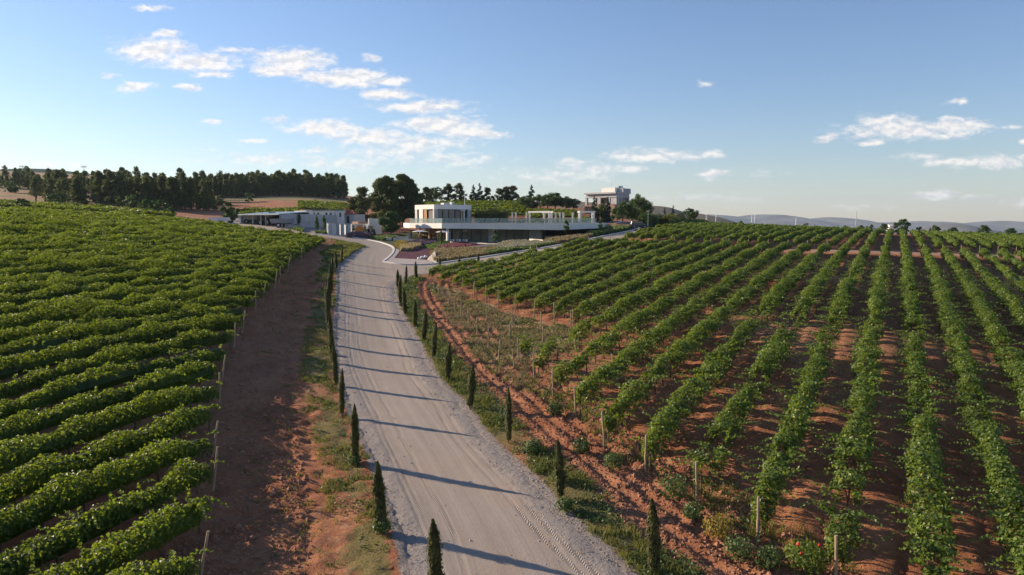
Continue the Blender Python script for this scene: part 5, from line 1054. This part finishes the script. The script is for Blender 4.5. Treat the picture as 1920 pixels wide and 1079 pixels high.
b = MB(); m_ = back(lerp(vl, vc, .60), 4); b.tube((m_[0], m_[1], z_rt), (m_[0], m_[1], z_rt + 5), .06, .02, 6); m2 = back(lerp(vl, vc, .86), 4); b.box((m2[0], m2[1], zV(353)), (1.0, .5, .9)); b.tube((m2[0] + .8, m2[1], zV(353)), (m2[0] + .8, m2[1], zV(353) + 1), .2, n=8); vb(b, 'antenna', 'greymetal')
for t0, t1 in ((0, .055), (.40, .50), (.735, .80)): b = MB(); wall(b, lerp(vl, vc, t0), lerp(vl, vc, t1), .7, z_fl, z_lt - .003, off=-.15); vb(b, 'column', 'concrete')
b = MB(); wall(b, lerp(vl, vc, .80), vc, .4, z_fl, z_lt - .003, off=.0); vb(b, 'front_wall', 'concrete')
b = MB(); wall(b, lerp(vl, vc, .12), lerp(vl, vc, .99), .3, z_fl, z_lt - .003, off=3.2); wall(b, back(vl, WV - .5), back(vc, WV - .5), .3, z_fl, z_lt - .003); vb(b, 'loggia_wall', 'concrete')
for t0, t1 in ((.15, .27), (.28, .40), (.53, .62), (.63, .72)):
    b = MB(); wall(b, lerp(vl, vc, t0), lerp(vl, vc, t1), .05, z_fl + .1, z_lt - .5, off=3.1); o = vb(b, 'window', 'glass')
    b = MB(); wall(b, lerp(vl, vc, t0), lerp(vl, vc, t0 + .01), .1, z_fl + .1, z_lt - .5, off=3.0); wall(b, lerp(vl, vc, t1 - .01), lerp(vl, vc, t1), .1, z_fl + .1, z_lt - .5, off=3.0); wall(b, lerp(vl, vc, t0), lerp(vl, vc, t1), .1, z_lt - .6, z_lt - .5, off=2.99); vb(b, 'window_frame', 'darkmetal', o)
# right side
rs0, rs1 = vc, back(vc, WV); 
for a, c in ((0, .42), ): b = MB(); b.prism([lerp(rs0, rs1, a + .04), (lerp(rs0, rs1, a + .04)[0] - .3, lerp(rs0, rs1, a + .04)[1]), (lerp(rs0, rs1, c)[0] - .3, lerp(rs0, rs1, c)[1]), lerp(rs0, rs1, c)], z_fl, z_lt - .003); vb(b, 'side_wall', 'greywall')
for a, c in ((.17, .25), (.29, .37)):
    p, q = lerp(rs0, rs1, a), lerp(rs0, rs1, c); b = MB(); b.prism([(p[0] + .04, p[1]), (q[0] + .04, q[1]), (q[0] - .02, q[1]), (p[0] - .02, p[1])], z_fl + .3, z_fl + 2.1); vb(b, 'side_window', 'glass')
p, q = lerp(rs0, rs1, .46), lerp(rs0, rs1, .96); b = MB(); b.prism([(p[0] - 1.2, p[1]), (q[0] - 1.2, q[1]), (q[0] - 1.4, q[1]), (p[0] - 1.4, p[1])], z_fl, z_lt - .003); vb(b, 'balcony_window', 'glass')
for t in (.45, .62, .79, .97): p = lerp(rs0, rs1, t); b = MB(); b.box((p[0] - .3, p[1], z_fl), (.3, .3, z_lt - z_fl - .003)); vb(b, 'side_column', 'greywall')
p, q = lerp(rs0, rs1, .46), lerp(rs0, rs1, .99); b = MB(); b.prism([(p[0] + .9, p[1]), (q[0] + .9, q[1]), (q[0] + .75, q[1]), (p[0] + .75, p[1])], z_fl, z_fl + .75); vb(b, 'balcony_rail', 'white')
b = MB(); wall(b, at(1094, YV - 8), at(1112, YV - 8), 3, zV(392) - 2, zV(388.5)); tag(b.build('terrace_roof', M['brick']), 'low reddish tiled roof at the left foot of the villa', 'shed')
# ---- cars on the upper forecourt
def car(x, y, z, rz, mname, lab, van=False):
    o = thing('parked_car', lab, 'car', (x, y, z), rz, 'cars parked at the top of the branch road'); H = 1.75 if van else 1.45; L = 4.4
    prof = [(-L/2, .35), (L/2, .35), (L/2, .8), (L/2 - .1, .95), (L/2 - 1.0, 1.05), (L/2 - 1.6, H), (-L/2 + (.25 if van else .9), H), (-L/2 + .05, 1.0)]
    def ex(pr, w0, mm, nm, parent): 
        b = MB(); n = len(pr); V = [(p[0], -w0, p[1]) for p in pr] + [(p[0], w0, p[1]) for p in pr]; b.add(V, [tuple(range(n)), tuple(range(n, 2 * n))[::-1]] + [(i, n + i, n + (i + 1) % n, (i + 1) % n) for i in range(n)]); q = b.build(nm, M[mm], parent); return q
    bd = ex(prof, .88, mname, 'body', o); mo = bd.modifiers.new('round', 'BEVEL'); mo.width = .08; mo.segments = 2
    ex([(L/2 - 1.12, 1.08), (L/2 - 1.66, H - .12), (-L/2 + (.4 if van else 1.0), H - .12), (-L/2 + .35, 1.08)], .895, 'glass', 'side_window', o)
    b = MB(); b.add([(L/2 - 1.02, -.7, 1.1), (L/2 - 1.02, .7, 1.1), (L/2 - 1.56, .66, H - .06), (L/2 - 1.56, -.66, H - .06)], [(0, 1, 2, 3)]); w = b.build('windscreen', M['glass'], o); so = w.modifiers.new('t', 'SOLIDIFY'); so.thickness = .03
    for xx in (-1.35, 1.35):
        for yy in (-.8, .8): wheel(o, xx, yy, .34, .34, .22)
    for yy in (-.65, .65): b = MB(); b.box((L/2 - .02, yy, .62), (.08, .3, .16)); b.build('headlight', M['whitepaint'], o)
    for yy in (-.7, .7): b = MB(); b.box((-L/2 + .0, yy, .8), (.08, .2, .25)); b.build('tail_light', M['red'], o)
    return o
a = G3(1198, 428); car(a.x, a.y + 1, a.z, .12, 'carpaint', 'dark high-roofed car parked at the top of the branch road', True)
a = G3(1173, 427); car(a.x, a.y + 1.5, a.z, .1, 'blue', 'blue car parked left of the dark high-roofed car'); a = G3(1161, 426); car(a.x, a.y + 6, a.z, .1, 'blue', 'blue car at the outer left, half behind the young trees')
a = at(1240, 192); car(a[0], a[1], gz(*a), 1.4, 'whitepaint', 'white car in the gap between the dark and yellow hedges')
for pxx, Yp, hh, lab in ((1213.5, 172, 4.2, 'thin grey lamp post beside the dark hedge'), (1242, 186, 3.4, 'short pale post with two arms in the hedge gap'), (1324, 202, 3.0, 'pale post closing the low hedge on the crest'), (1280, 196, 2.4, 'thin pole rising from the low dark hedge')):
    x, y = at(pxx, Yp); o = thing('lamp_post', lab, 'post', (x, y, gz(x, y))); b = MB(); b.tube((0, 0, -.2), (0, 0, hh), .06, .045, 8); b.build('pole', M['concrete'], o); b = MB(); b.box((.0, 0, hh), (.7, .25, .1)); b.ball((0, 0, hh - .05), .14, 0, 8, 5); b.build('lamp_head', M['white'], o)
# ---- distant towers, mast, pylons, white house
def far_mast(pxx, by, ty, Yp, r, m_, name, lab, cat, arms=False):
    x, y = at(pxx, Yp); z0 = zpy(by, Yp) - 8; z1 = zpy(ty, Yp); b = MB(); b.tube((0, 0, 0), (0, 0, z1 - z0), r, r * .6, 8)
    if arms:
        for k in (.86, .94): b.box((0, 0, (z1 - z0) * k), (r * 16, r, r * 1.2))
    o = b.build(name, M[m_]); o.location = (x, y, z0); return tag(o, lab, cat)
for pxx, by, ty, lab in ((1322, 407, 401, 'small white tower on the plain, leftmost of five'), (1340, 409, 402.5, 'white tower on the plain, second from the villa'), (1407, 410, 404, 'thin white tower left of the tall one below the blue hills'), (1412.5, 410, 400, 'tallest white tower before the blue hills'), (1489.5, 417, 408, 'white tower standing alone on the plain, nearest the lone bush')):
    far_mast(pxx, by, ty, 1500, .8, 'whitepaint', 'white_tower', lab, 'tower')
far_mast(1602, 416, 396, 1400, .9, 'greymetal', 'lattice_mast', 'thin grey radio mast on the right horizon', 'mast')
far_mast(52, 322, 311, 1300, .7, 'greymetal', 'power_pylon', 'faint power pylon on the wooded hill, left one', 'pylon', True); far_mast(166, 325, 311, 1100, .6, 'greymetal', 'power_pylon', 'power pylon rising behind the rough wood, right one', 'pylon', True)
x, y = at(1669, 420); z = zpy(428, 420); o = thing('white_house', 'small white house on the right horizon between dark bushes', 'house', (x, y, z)); b = MB(); b.box((0, 0, -4), (9, 7, 7.5)); b.build('wall', M['white'], o); o.scale = (.5, .6, .42); b = MB(); b.add([(-4.8, -3.8, 3.503), (4.8, -3.8, 3.503), (4.8, 3.8, 3.503), (-4.8, 3.8, 3.503), (-4.8, 0, 5), (4.8, 0, 5)], [(0, 1, 5, 4), (2, 3, 4, 5), (0, 4, 3), (1, 2, 5), (3, 2, 1, 0)]); b.build('roof', M['white'], o)

# ---------------------------------------------------------------- standing person by the benches
def person(*a):
    o = thing('person', a[4], 'person', a[:3], a[3]); V = [(0,0,.92),(0,0,1.12),(0,.01,1.38),(0,.02,1.50),(0,0,1.60),(0,0,1.70),(.10,0,.86),(.11,.02,.48),(.11,-.02,.08),(.11,.12,.04),(-.10,0,.86),(-.12,.02,.48),(-.12,-.02,.08),(-.12,.12,.04),(.19,.0,1.40),(.24,.02,1.12),(.22,.12,.90),(-.19,0,1.40),(-.24,.02,1.12),(-.22,.12,.90)]
    E = [(0,1),(1,2),(2,3),(3,4),(4,5),(0,6),(6,7),(7,8),(8,9),(0,10),(10,11),(11,12),(12,13),(2,14),(14,15),(15,16),(2,17),(17,18),(18,19)]
    R = [.15,.13,.16,.055,.09,.08,.09,.065,.045,.035,.09,.065,.045,.035,.06,.045,.035,.06,.045,.035]
    bm = bmesh.new(); lay = bm.verts.layers.skin.verify(); vs = [bm.verts.new(v) for v in V]; [bm.edges.new((vs[i], vs[j])) for i, j in E]
    for v, r in zip(vs, R): v[lay].radius = (r, r * .75)
    vs[0][lay].use_root = True
    me = bpy.data.meshes.new('body'); bm.to_mesh(me); bm.free(); me.materials.append(M['cloth_dark']); ob = link(bpy.data.objects.new('body', me), o); ob.modifiers.new('skin', 'SKIN'); s = ob.modifiers.new('sub', 'SUBSURF'); s.levels = 1; s.render_levels = 2
    b = MB(); b.ball((0, -.01, 1.72), (.095, .10, .10), 0, 12, 8); b.build('hair', M['darkmetal'], o)
    return o
a = G3(770.5, 447.5); person(a.x, a.y, gz(a.x, a.y), 1.2, 'person in dark clothing standing beside the cream stone blocks')

# ---------------------------------------------------------------- cypress saplings along the road
def make_cypress(seed, h=2.6):
    r = np.random.default_rng(seed); n = 9000; f = r.random(n) ** .9; z = h * (.07 + .93 * f)
    R = (.150 * np.clip((1 - f) / .38, 0, 1) ** .75 * (.75 + .25 * np.clip(f / .15, 0, 1)) + .015) * (1 + .07 * np.sin(f * 17 + seed) + .08 * np.sin(f * 47 + seed * 2)); a = r.uniform(0, 6.28, n); q = R * (1 - .45 * r.random(n) ** 2) * (1 + .45 * (r.random(n) < .14)) * (1 + .10 * np.sin(3 * a + f * 9))
    lean = .03 * np.sin(f * 3 + seed) ; c = np.stack([np.cos(a) * q + lean, np.sin(a) * q, z], -1); nn = np.stack([np.cos(a), np.sin(a), .5 + 0 * a], -1) + r.normal(0, .35, (n, 3))
    t = r.normal(0, .22, (n, 3)) + np.array([0, 0, 1.]); s = .040 * r.uniform(.7, 1.5, n); nn /= np.linalg.norm(nn, axis=1, keepdims=True); t -= (t * nn).sum(1, keepdims=True) * nn; t /= np.linalg.norm(t, axis=1, keepdims=True); b = np.cross(nn, t); s = s[:, None]
    v = np.stack([c + t * s * 1.6, c + b * s * .45, c - t * s * 1.0, c - b * s * .45], 1).reshape(-1, 3)
    tn = np.repeat(np.clip(r.random(n) * .8, 0, 1), 4)
    rings = 10; ang = np.linspace(0, 2 * math.pi, 9)[:-1]; zz = np.linspace(.10, .93, rings); Rr = .08 * np.clip((1 - zz) / .30, 0, 1) ** .65
    V2 = np.stack([np.cos(ang)[None] * Rr[:, None] + .03 * np.sin(zz * 3 + seed)[:, None], np.sin(ang)[None] * Rr[:, None], np.repeat(zz[:, None] * h, 8, 1)], -1); idx = np.arange(rings * 8).reshape(rings, 8); q2 = np.stack([idx[:-1], np.roll(idx[:-1], -1, 1), np.roll(idx[1:], -1, 1), idx[1:]], -1).reshape(-1, 4)
    V, Fc, T = join([(v, np.arange(n * 4).reshape(-1, 4), tn), (V2.reshape(-1, 3), q2, np.zeros(rings * 8))])
    b_ = MB(); b_.tube((0, 0, -.1), (0, 0, h * .5), .035, .02, 7); b_.tube((.10, .02, -.1), (.09, .02, h * .42), .012, n=5)
    return mesh_np('cypress_crown', V, Fc, M['cyp'], attrs=dict(tint=T)), b_.mesh('cypress_trunk', M['stem'])
CY = [make_cypress(s) for s in range(5)]
LC = [(818,1105,1001),(715,998,861),(664,869,751),(641,781,694),(630,722,643),(624,680,612),(620,646,582),(615,613,545),(617,580,520),(612,568,529),(621,548,492),(622,524,483),(630,504,473),(640,493,463)]
RC = [(1224,1075,925),(1050,937,817),(953,831,729),(880,766,677),(839,713,644),(812,672,605),(794,640,578),(778,613,563),(760,592,539),(752,577,529),(748,560,517),(745,541,509)]
BC = [(760,534,497),(780,525,491),(823,513,487),(861,507,480),(896,503,475)]
for lst, side, grp in ((LC, 'left edge of the gravel road', 'cypress saplings on the left edge of the road'), (RC, 'right edge of the gravel road', 'cypress saplings on the right edge of the road'), (BC, 'branch road edge', 'cypress saplings on the branch road')):
    for i, (pxx, by, ty) in enumerate(lst):
        g = G3(pxx, by); h = (by - ty) / F * g.y; h = min(max(h, 2.0), 3.0) if lst is not LC else min(max(h, 2.2), 3.1)
        cm, tm = CY[(i * 3 + len(grp)) % 5]; lab = f'slim cypress sapling on the {side}, {ordn(i + 1)} ' + ('from the junction' if lst is BC else 'from the viewer')
        o = thing('cypress_sapling', lab, 'cypress', (g.x, g.y, g.z), random.uniform(0, 6.28), grp); s = h / 2.6; o.scale = (random.uniform(.68, 1.05), random.uniform(.68, 1.05), s * random.uniform(.95, 1.05)); o.rotation_euler[0] = random.uniform(-.07, .07); o.rotation_euler[1] = random.uniform(-.07, .07)
        link(bpy.data.objects.new('crown', cm), o); link(bpy.data.objects.new('trunk', tm), o)

# ---------------------------------------------------------------- wooden posts
def post_mesh(h, seed):
    r = random.Random(seed); b = MB(); b.tube((0, 0, -.25), (r.uniform(-.02, .02), r.uniform(-.02, .02), h * .5), .05, .048, 9, cap=False); b.tube((0, 0, h * .5), (r.uniform(-.04, .04), r.uniform(-.03, .03), h), .048, .045, 9)
    return b.mesh('post', M['wood'])
PM = [post_mesh(1.7, i) for i in range(4)]
def put_post(x, y, h, lab, group, tilt=(0, 0), i=0):
    o = bpy.data.objects.new('vineyard_post', PM[i % 4]); o.location = (x, y, gz(x, y)); o.scale = (1, 1, h / 1.7); o.rotation_euler = (tilt[0], tilt[1], 0); C.objects.link(o); return tag(o, lab, 'post', group)
BPS = [(813,548,523),(822,555,530),(831,566,539),(841,575,547),(852,586,555),(865,601,566),(878,616,580),(895,632,595),(915,653,612),(935,680,635),(963,695,665),(912,605,576),(917,588,559),(955,636,602),(960,610,580),(1014,617,586),(1017,647,611),(1070,620,592),(1078,651,615)]
for i, (pxx, by, ty) in enumerate(BPS):
    g = G3(pxx, by); lab = f'bare post on the patch without vines, front line, {ordn(i + 1)} from the junction' if i < 11 else f'bare wooden post on the patch without vines, rear group, {ordn(i - 10)} from the left'
    put_post(g.x, g.y, min(2.0, max(1.4, (by - ty) / F * g.y)), lab, 'bare posts on the patch without vines', (random.uniform(-.04, .04), random.uniform(-.04, .04)), i)
k_ = 0
for (k, p0, a, b_, o) in left_rows:
    x, y = p0[0] + DIRL[0] * (b_ + .25), p0[1] + DIRL[1] * (b_ + .25)
    if o is None or y > 95 or y < 18: continue
    k_ += 1
    if k_ % 3 == 2: continue
    put_post(x, y, 1.75, f'leaning end post of the left vineyard, {ordn(k_)} from its near corner', 'end posts of the left vineyard', (random.uniform(-.12, .02), random.uniform(.02, .22)), k_)
k_ = 0
for (k, p0, a, b_, o) in right_rows[::-1]:
    x, y = p0[0] + DIRR[0] * (a - .15), p0[1] + DIRR[1] * (a - .15)
    if o is None or y > 75 or y < 21: continue
    k_ += 1; put_post(x, y, 1.65, f'end post of the right vineyard above the furrows, {ordn(k_)} from the near end', 'end posts of the right vineyard', (random.uniform(-.05, .05), random.uniform(-.05, .05)), k_)
k_ = 0
for (k, p0, a, b_, o) in right_rows:
    x, y = p0[0] + DIRR[0] * b_, p0[1] + DIRR[1] * b_
    if 95 < y < 125: k_ += 1; put_post(x, y + .2, 1.9, f'thin row-end post at the cross track, {ordn(k_)} from the branch road', 'row-end posts at the cross track', (0, 0), k_)

# ---------------------------------------------------------------- verge grass, weeds, clods
def tufts(name, n, px_poly, m_, h, seed, maskf=None, wpoly=None, w=.018, per=9, spread=.10, leafy=False):
    poly = wpoly or PL(px_poly); r = np.random.default_rng(seed); xs = [p[0] for p in poly]; ys = [p[1] for p in poly]; k = n * 6
    # more of them close by, where they show
    y = np.exp(r.uniform(math.log(max(14, min(ys))), math.log(max(ys)), k)); x = r.uniform(min(xs), max(xs), k); ok = inside(x, y, poly); x, y = x[ok], y[ok]
    den = fbm(x, y, 1.6, 3, seed + 5) + .5 * fbm(x, y, 5, 2, seed + 6); ok = den > -.10 + .5 * (r.random(len(x)) - .5); x, y = x[ok][:n], y[ok][:n]; k = len(x)
    X_ = np.repeat(x, per) + r.normal(0, spread, k * per); Y_ = np.repeat(y, per) + r.normal(0, spread, k * per); D = np.hypot(X_, Y_); sc = np.clip(D / 40, 1, 2.5); hh = np.repeat(h * r.uniform(.4, 1.3, k), per) * r.uniform(.5, 1.2, k * per); g = ground(X_, Y_)
    if leafy:
        c = np.stack([X_, Y_, g + hh * r.random(k * per)], -1); nn = r.normal(0, .6, (k * per, 3)) + np.array([0, 0, .7]); v, f, t = leaf_quads(c, nn, w * sc * r.uniform(.6, 1.4, k * per), r.random(k * per), nrg=r)
    else:
        az = r.uniform(0, 6.28, k * per); ww = w * sc; dx, dy = np.cos(az) * ww, np.sin(az) * ww; ba = r.uniform(0, 6.28, k * per); be = hh * r.uniform(.1, .8, k * per); ex, ey = np.cos(ba) * be, np.sin(ba) * be
        v = np.stack([np.stack([X_ - dx, Y_ - dy, g - .03], -1), np.stack([X_ + dx, Y_ + dy, g - .03], -1), np.stack([X_ + dx * .4 + ex, Y_ + dy * .4 + ey, g + hh], -1), np.stack([X_ - dx * .4 + ex, Y_ - dy * .4 + ey, g + hh * .96], -1)], 1).reshape(-1, 3); f = np.arange(k * per * 4).reshape(-1, 4); t = np.repeat(np.repeat(r.random(k), per) * .6 + .4 * r.random(k * per), 4)
    o = link(bpy.data.objects.new(name, mesh_np(name, v, f, M[m_], attrs=dict(tint=t)))); return tag(o, kind='stuff')
off = lambda line, d: [(p[0] + d, p[1]) for p in line]
LV = ROAD_L[:34]; LVP = off(LV, -.25) + off(LV, -2.5)[::-1]; RV = [p for p in ROAD_R if p[1] < 88]; RVP = off(RV, .4) + off(RV, 2.3)[::-1]
tufts('verge_grass', 9500, None, 'grassb', .12, 41, wpoly=LVP); tufts('verge_grass', 5500, None, 'grassb', .20, 42, wpoly=RVP)
tufts('verge_weeds', 2600, None, 'weed', .28, 43, wpoly=off(RV, .5) + off(RV, 2.4)[::-1], w=.09, per=12, spread=.16, leafy=True); tufts('verge_weeds', 1100, None, 'weed', .22, 44, wpoly=LVP, w=.08, per=12, spread=.15, leafy=True)
TRI = [(800,532),(857,547),(942,587),(1072,617),(1090,652),(1000,670),(985,702),(1040,740),(1020,760),(960,720),(900,690),(850,620),(830,580)]
tufts('dry_grass', 500, TRI, 'grassb', .20, 45, w=.02); tufts('dry_grass', 2000, TRI, 'tangrass', .22, 46, w=.02); tufts('patch_weeds', 160, TRI, 'weed', .3, 47, w=.10, per=12, spread=.2, leafy=True)
REND = [(1000,735),(1080,790),(1150,855),(1240,910),(1370,985),(1500,1079),(1640,1079),(1480,980),(1330,880),(1200,810),(1080,740)]
tufts('row_end_weeds', 200, REND, 'weed', .45, 48, w=.10, per=16, spread=.25, leafy=True); tufts('row_end_grass', 350, REND, 'grassb', .25, 49)
tufts('field_weeds', 1600, None, 'weed', .16, 50, wpoly=RIGHT1, w=.08, per=10, spread=.18, leafy=True); tufts('field_grass', 4500, None, 'grassb', .13, 51, wpoly=RIGHT1)
tufts('island_grass', 3500, [(600,478),(636,454),(662,458),(686,462),(660,474),(642,490),(622,498)], 'grassb', .3, 52, w=.03)
tufts('track_grass', 1300, None, 'grassb', .12, 53, wpoly=off(LV, -2.4) + off(LV, -6)[::-1])
def weed_clump(pxx, py, h, m_, lab, seed, n=520, flowers=0):
    g = G3(pxx, py); r = np.random.default_rng(seed); d = r.normal(size=(n, 3)); d /= np.linalg.norm(d, axis=1, keepdims=True); q = (1 - .6 * r.random(n) ** 1.3)[:, None]; c = d * q * np.array([h * .62, h * .62, h * .5]) + np.array([0, 0, h * .48]); c[:, 2] = np.abs(c[:, 2])
    v, f, t = leaf_quads(c, d + r.normal(0, .5, (n, 3)), .085 * r.uniform(.6, 1.4, n), r.random(n), nrg=r); o = thing('rose_bush' if flowers else 'weed_clump', lab, 'bush', g, 0, None if flowers else 'weed clumps at the row ends'); link(bpy.data.objects.new('foliage', mesh_np('clump', v, f, M[m_], attrs=dict(tint=t))), o)
    for i in range(flowers): b = MB(); a = i * 2.4 + 4.0; b.ball((math.cos(a) * h * .38, -abs(math.sin(a)) * h * .4, h * (.72 + .12 * (i % 3))), .055, 0, 8, 6, .35); b.build('flower', M['red'], o)
    return o
for i, (pxx, py, h, m_, lab) in enumerate([(1345,1010,.95,'yarrow','yellowing weed clump left of the lone post near the bottom edge'),(1385,1050,.9,'weed','grey-green weed clump at the foot of the lone post'),(1300,975,.7,'weed','low green weed clump between two row ends'),(1262,935,1.0,'weed','bright green clump under the end of the vine row, above the cypress'),(1150,880,.8,'weed','spreading weed clump between the furrows and the vines'),
    (1090,850,.8,'weed','leafy weed clump below the wooden end post'),(1040,780,.8,'weed','weed clump hugging the upper wooden end post'),(1440,1068,.8,'weed','weed clump at the bottom edge left of the rose bush'),(715,1000,.6,'weed','clump of grass round the foot of the near left cypress'),(664,872,.5,'weed','green clump round the second left cypress'),(1048,905,.6,'weed','weed clump left of the second right cypress'),(1000,850,.7,'weed','weed clump between two cypresses on the right verge'),
    (620,665,.4,'grassb','grassy clump on the left verge beside the cypresses'),(1060,960,.6,'weed','weed clump below the second right cypress')]): weed_clump(pxx, py, h, m_, lab, 70 + i)
weed_clump(1508, 1075, 1.15, 'vine_r', 'rose bush with red flowers at the end of a vine row', 99, 1100, 3)
def clods(name, n, poly, seed, mname='clod'):
    big = 1.0 if mname == 'clod' else .4
    r = np.random.default_rng(seed); xs = [p[0] for p in poly]; ys = [p[1] for p in poly]; y = np.exp(r.uniform(math.log(max(14, min(ys))), math.log(max(ys)), n * 6)); x = r.uniform(min(xs), max(xs), n * 6); ok = inside(x, y, poly); x, y = x[ok][:n], y[ok][:n]; n = len(x); s = big * r.uniform(.02, .075, n) * (1 + (r.random(n) < .05) * 1.2)
    base = np.array([(1, 0, 0), (0, 1, 0), (-1, 0, 0), (0, -1, 0), (0, 0, .8), (0, 0, -.5)], float); fs = np.array([(0, 1, 4), (1, 2, 4), (2, 3, 4), (3, 0, 4), (1, 0, 5), (2, 1, 5), (3, 2, 5), (0, 3, 5)])
    V = base[None] * s[:, None, None] * r.uniform(.6, 1.4, (n, 6, 3)) ; a = r.uniform(0, 6.28, n); ca, sa = np.cos(a)[:, None], np.sin(a)[:, None]; V = np.stack([V[..., 0] * ca - V[..., 1] * sa, V[..., 0] * sa + V[..., 1] * ca, V[..., 2]], -1) + np.stack([x, y, ground_at(x, y) + s * .15], -1)[:, None]
    o = link(bpy.data.objects.new(name, mesh_np(name, V.reshape(-1, 3), (fs[None] + np.arange(n)[:, None, None] * 6).reshape(-1, 3), M[mname], 3))); return tag(o, kind='stuff')
M['clod'] = mat('earth_clod', (.30, .15, .09), .95, .1, var=.3, vs=1.5); M['stone'] = mat('grey_stone_chip', (.31, .265, .23), .9, .2, var=.3, vs=5)
clods('earth_clods', 16000, off(RV, 2.0) + off(RV, 7.5)[::-1], 61); clods('earth_clods', 16000, off(LV, -3.2) + off(LV, -9.5)[::-1], 62); clods('earth_clods', 9000, RIGHT1, 63)

clods('road_stones', 9000, off(LV, .7) + off(LV, -.35)[::-1], 64, 'stone'); clods('road_stones', 9000, off(RV, -1.0) + off(RV, .55)[::-1], 65, 'stone'); clods('road_stones', 5000, off(LV, .5) + off(RV, -.8)[::-1], 66, 'stone')

# ---------------------------------------------------------------- air
b = MB(); b.prism([(-11000, -200), (11000, -200), (11000, 9800), (-11000, 9800)], -260, 330); hz = b.mesh('haze', [bpy.data.materials.new('air')]); am = hz.materials[0]; am.use_nodes = True; am.node_tree.nodes.clear()
pv = am.node_tree.nodes.new('ShaderNodeVolumePrincipled'); ao = am.node_tree.nodes.new('ShaderNodeOutputMaterial'); am.node_tree.links.new(pv.outputs[0], ao.inputs['Volume'])
pv.inputs['Color'].default_value = (.66, .82, 1.0, 1); pv.inputs['Density'].default_value = .00006; pv.inputs['Anisotropy'].default_value = .2
tag(link(bpy.data.objects.new('haze', hz)), kind='stuff')
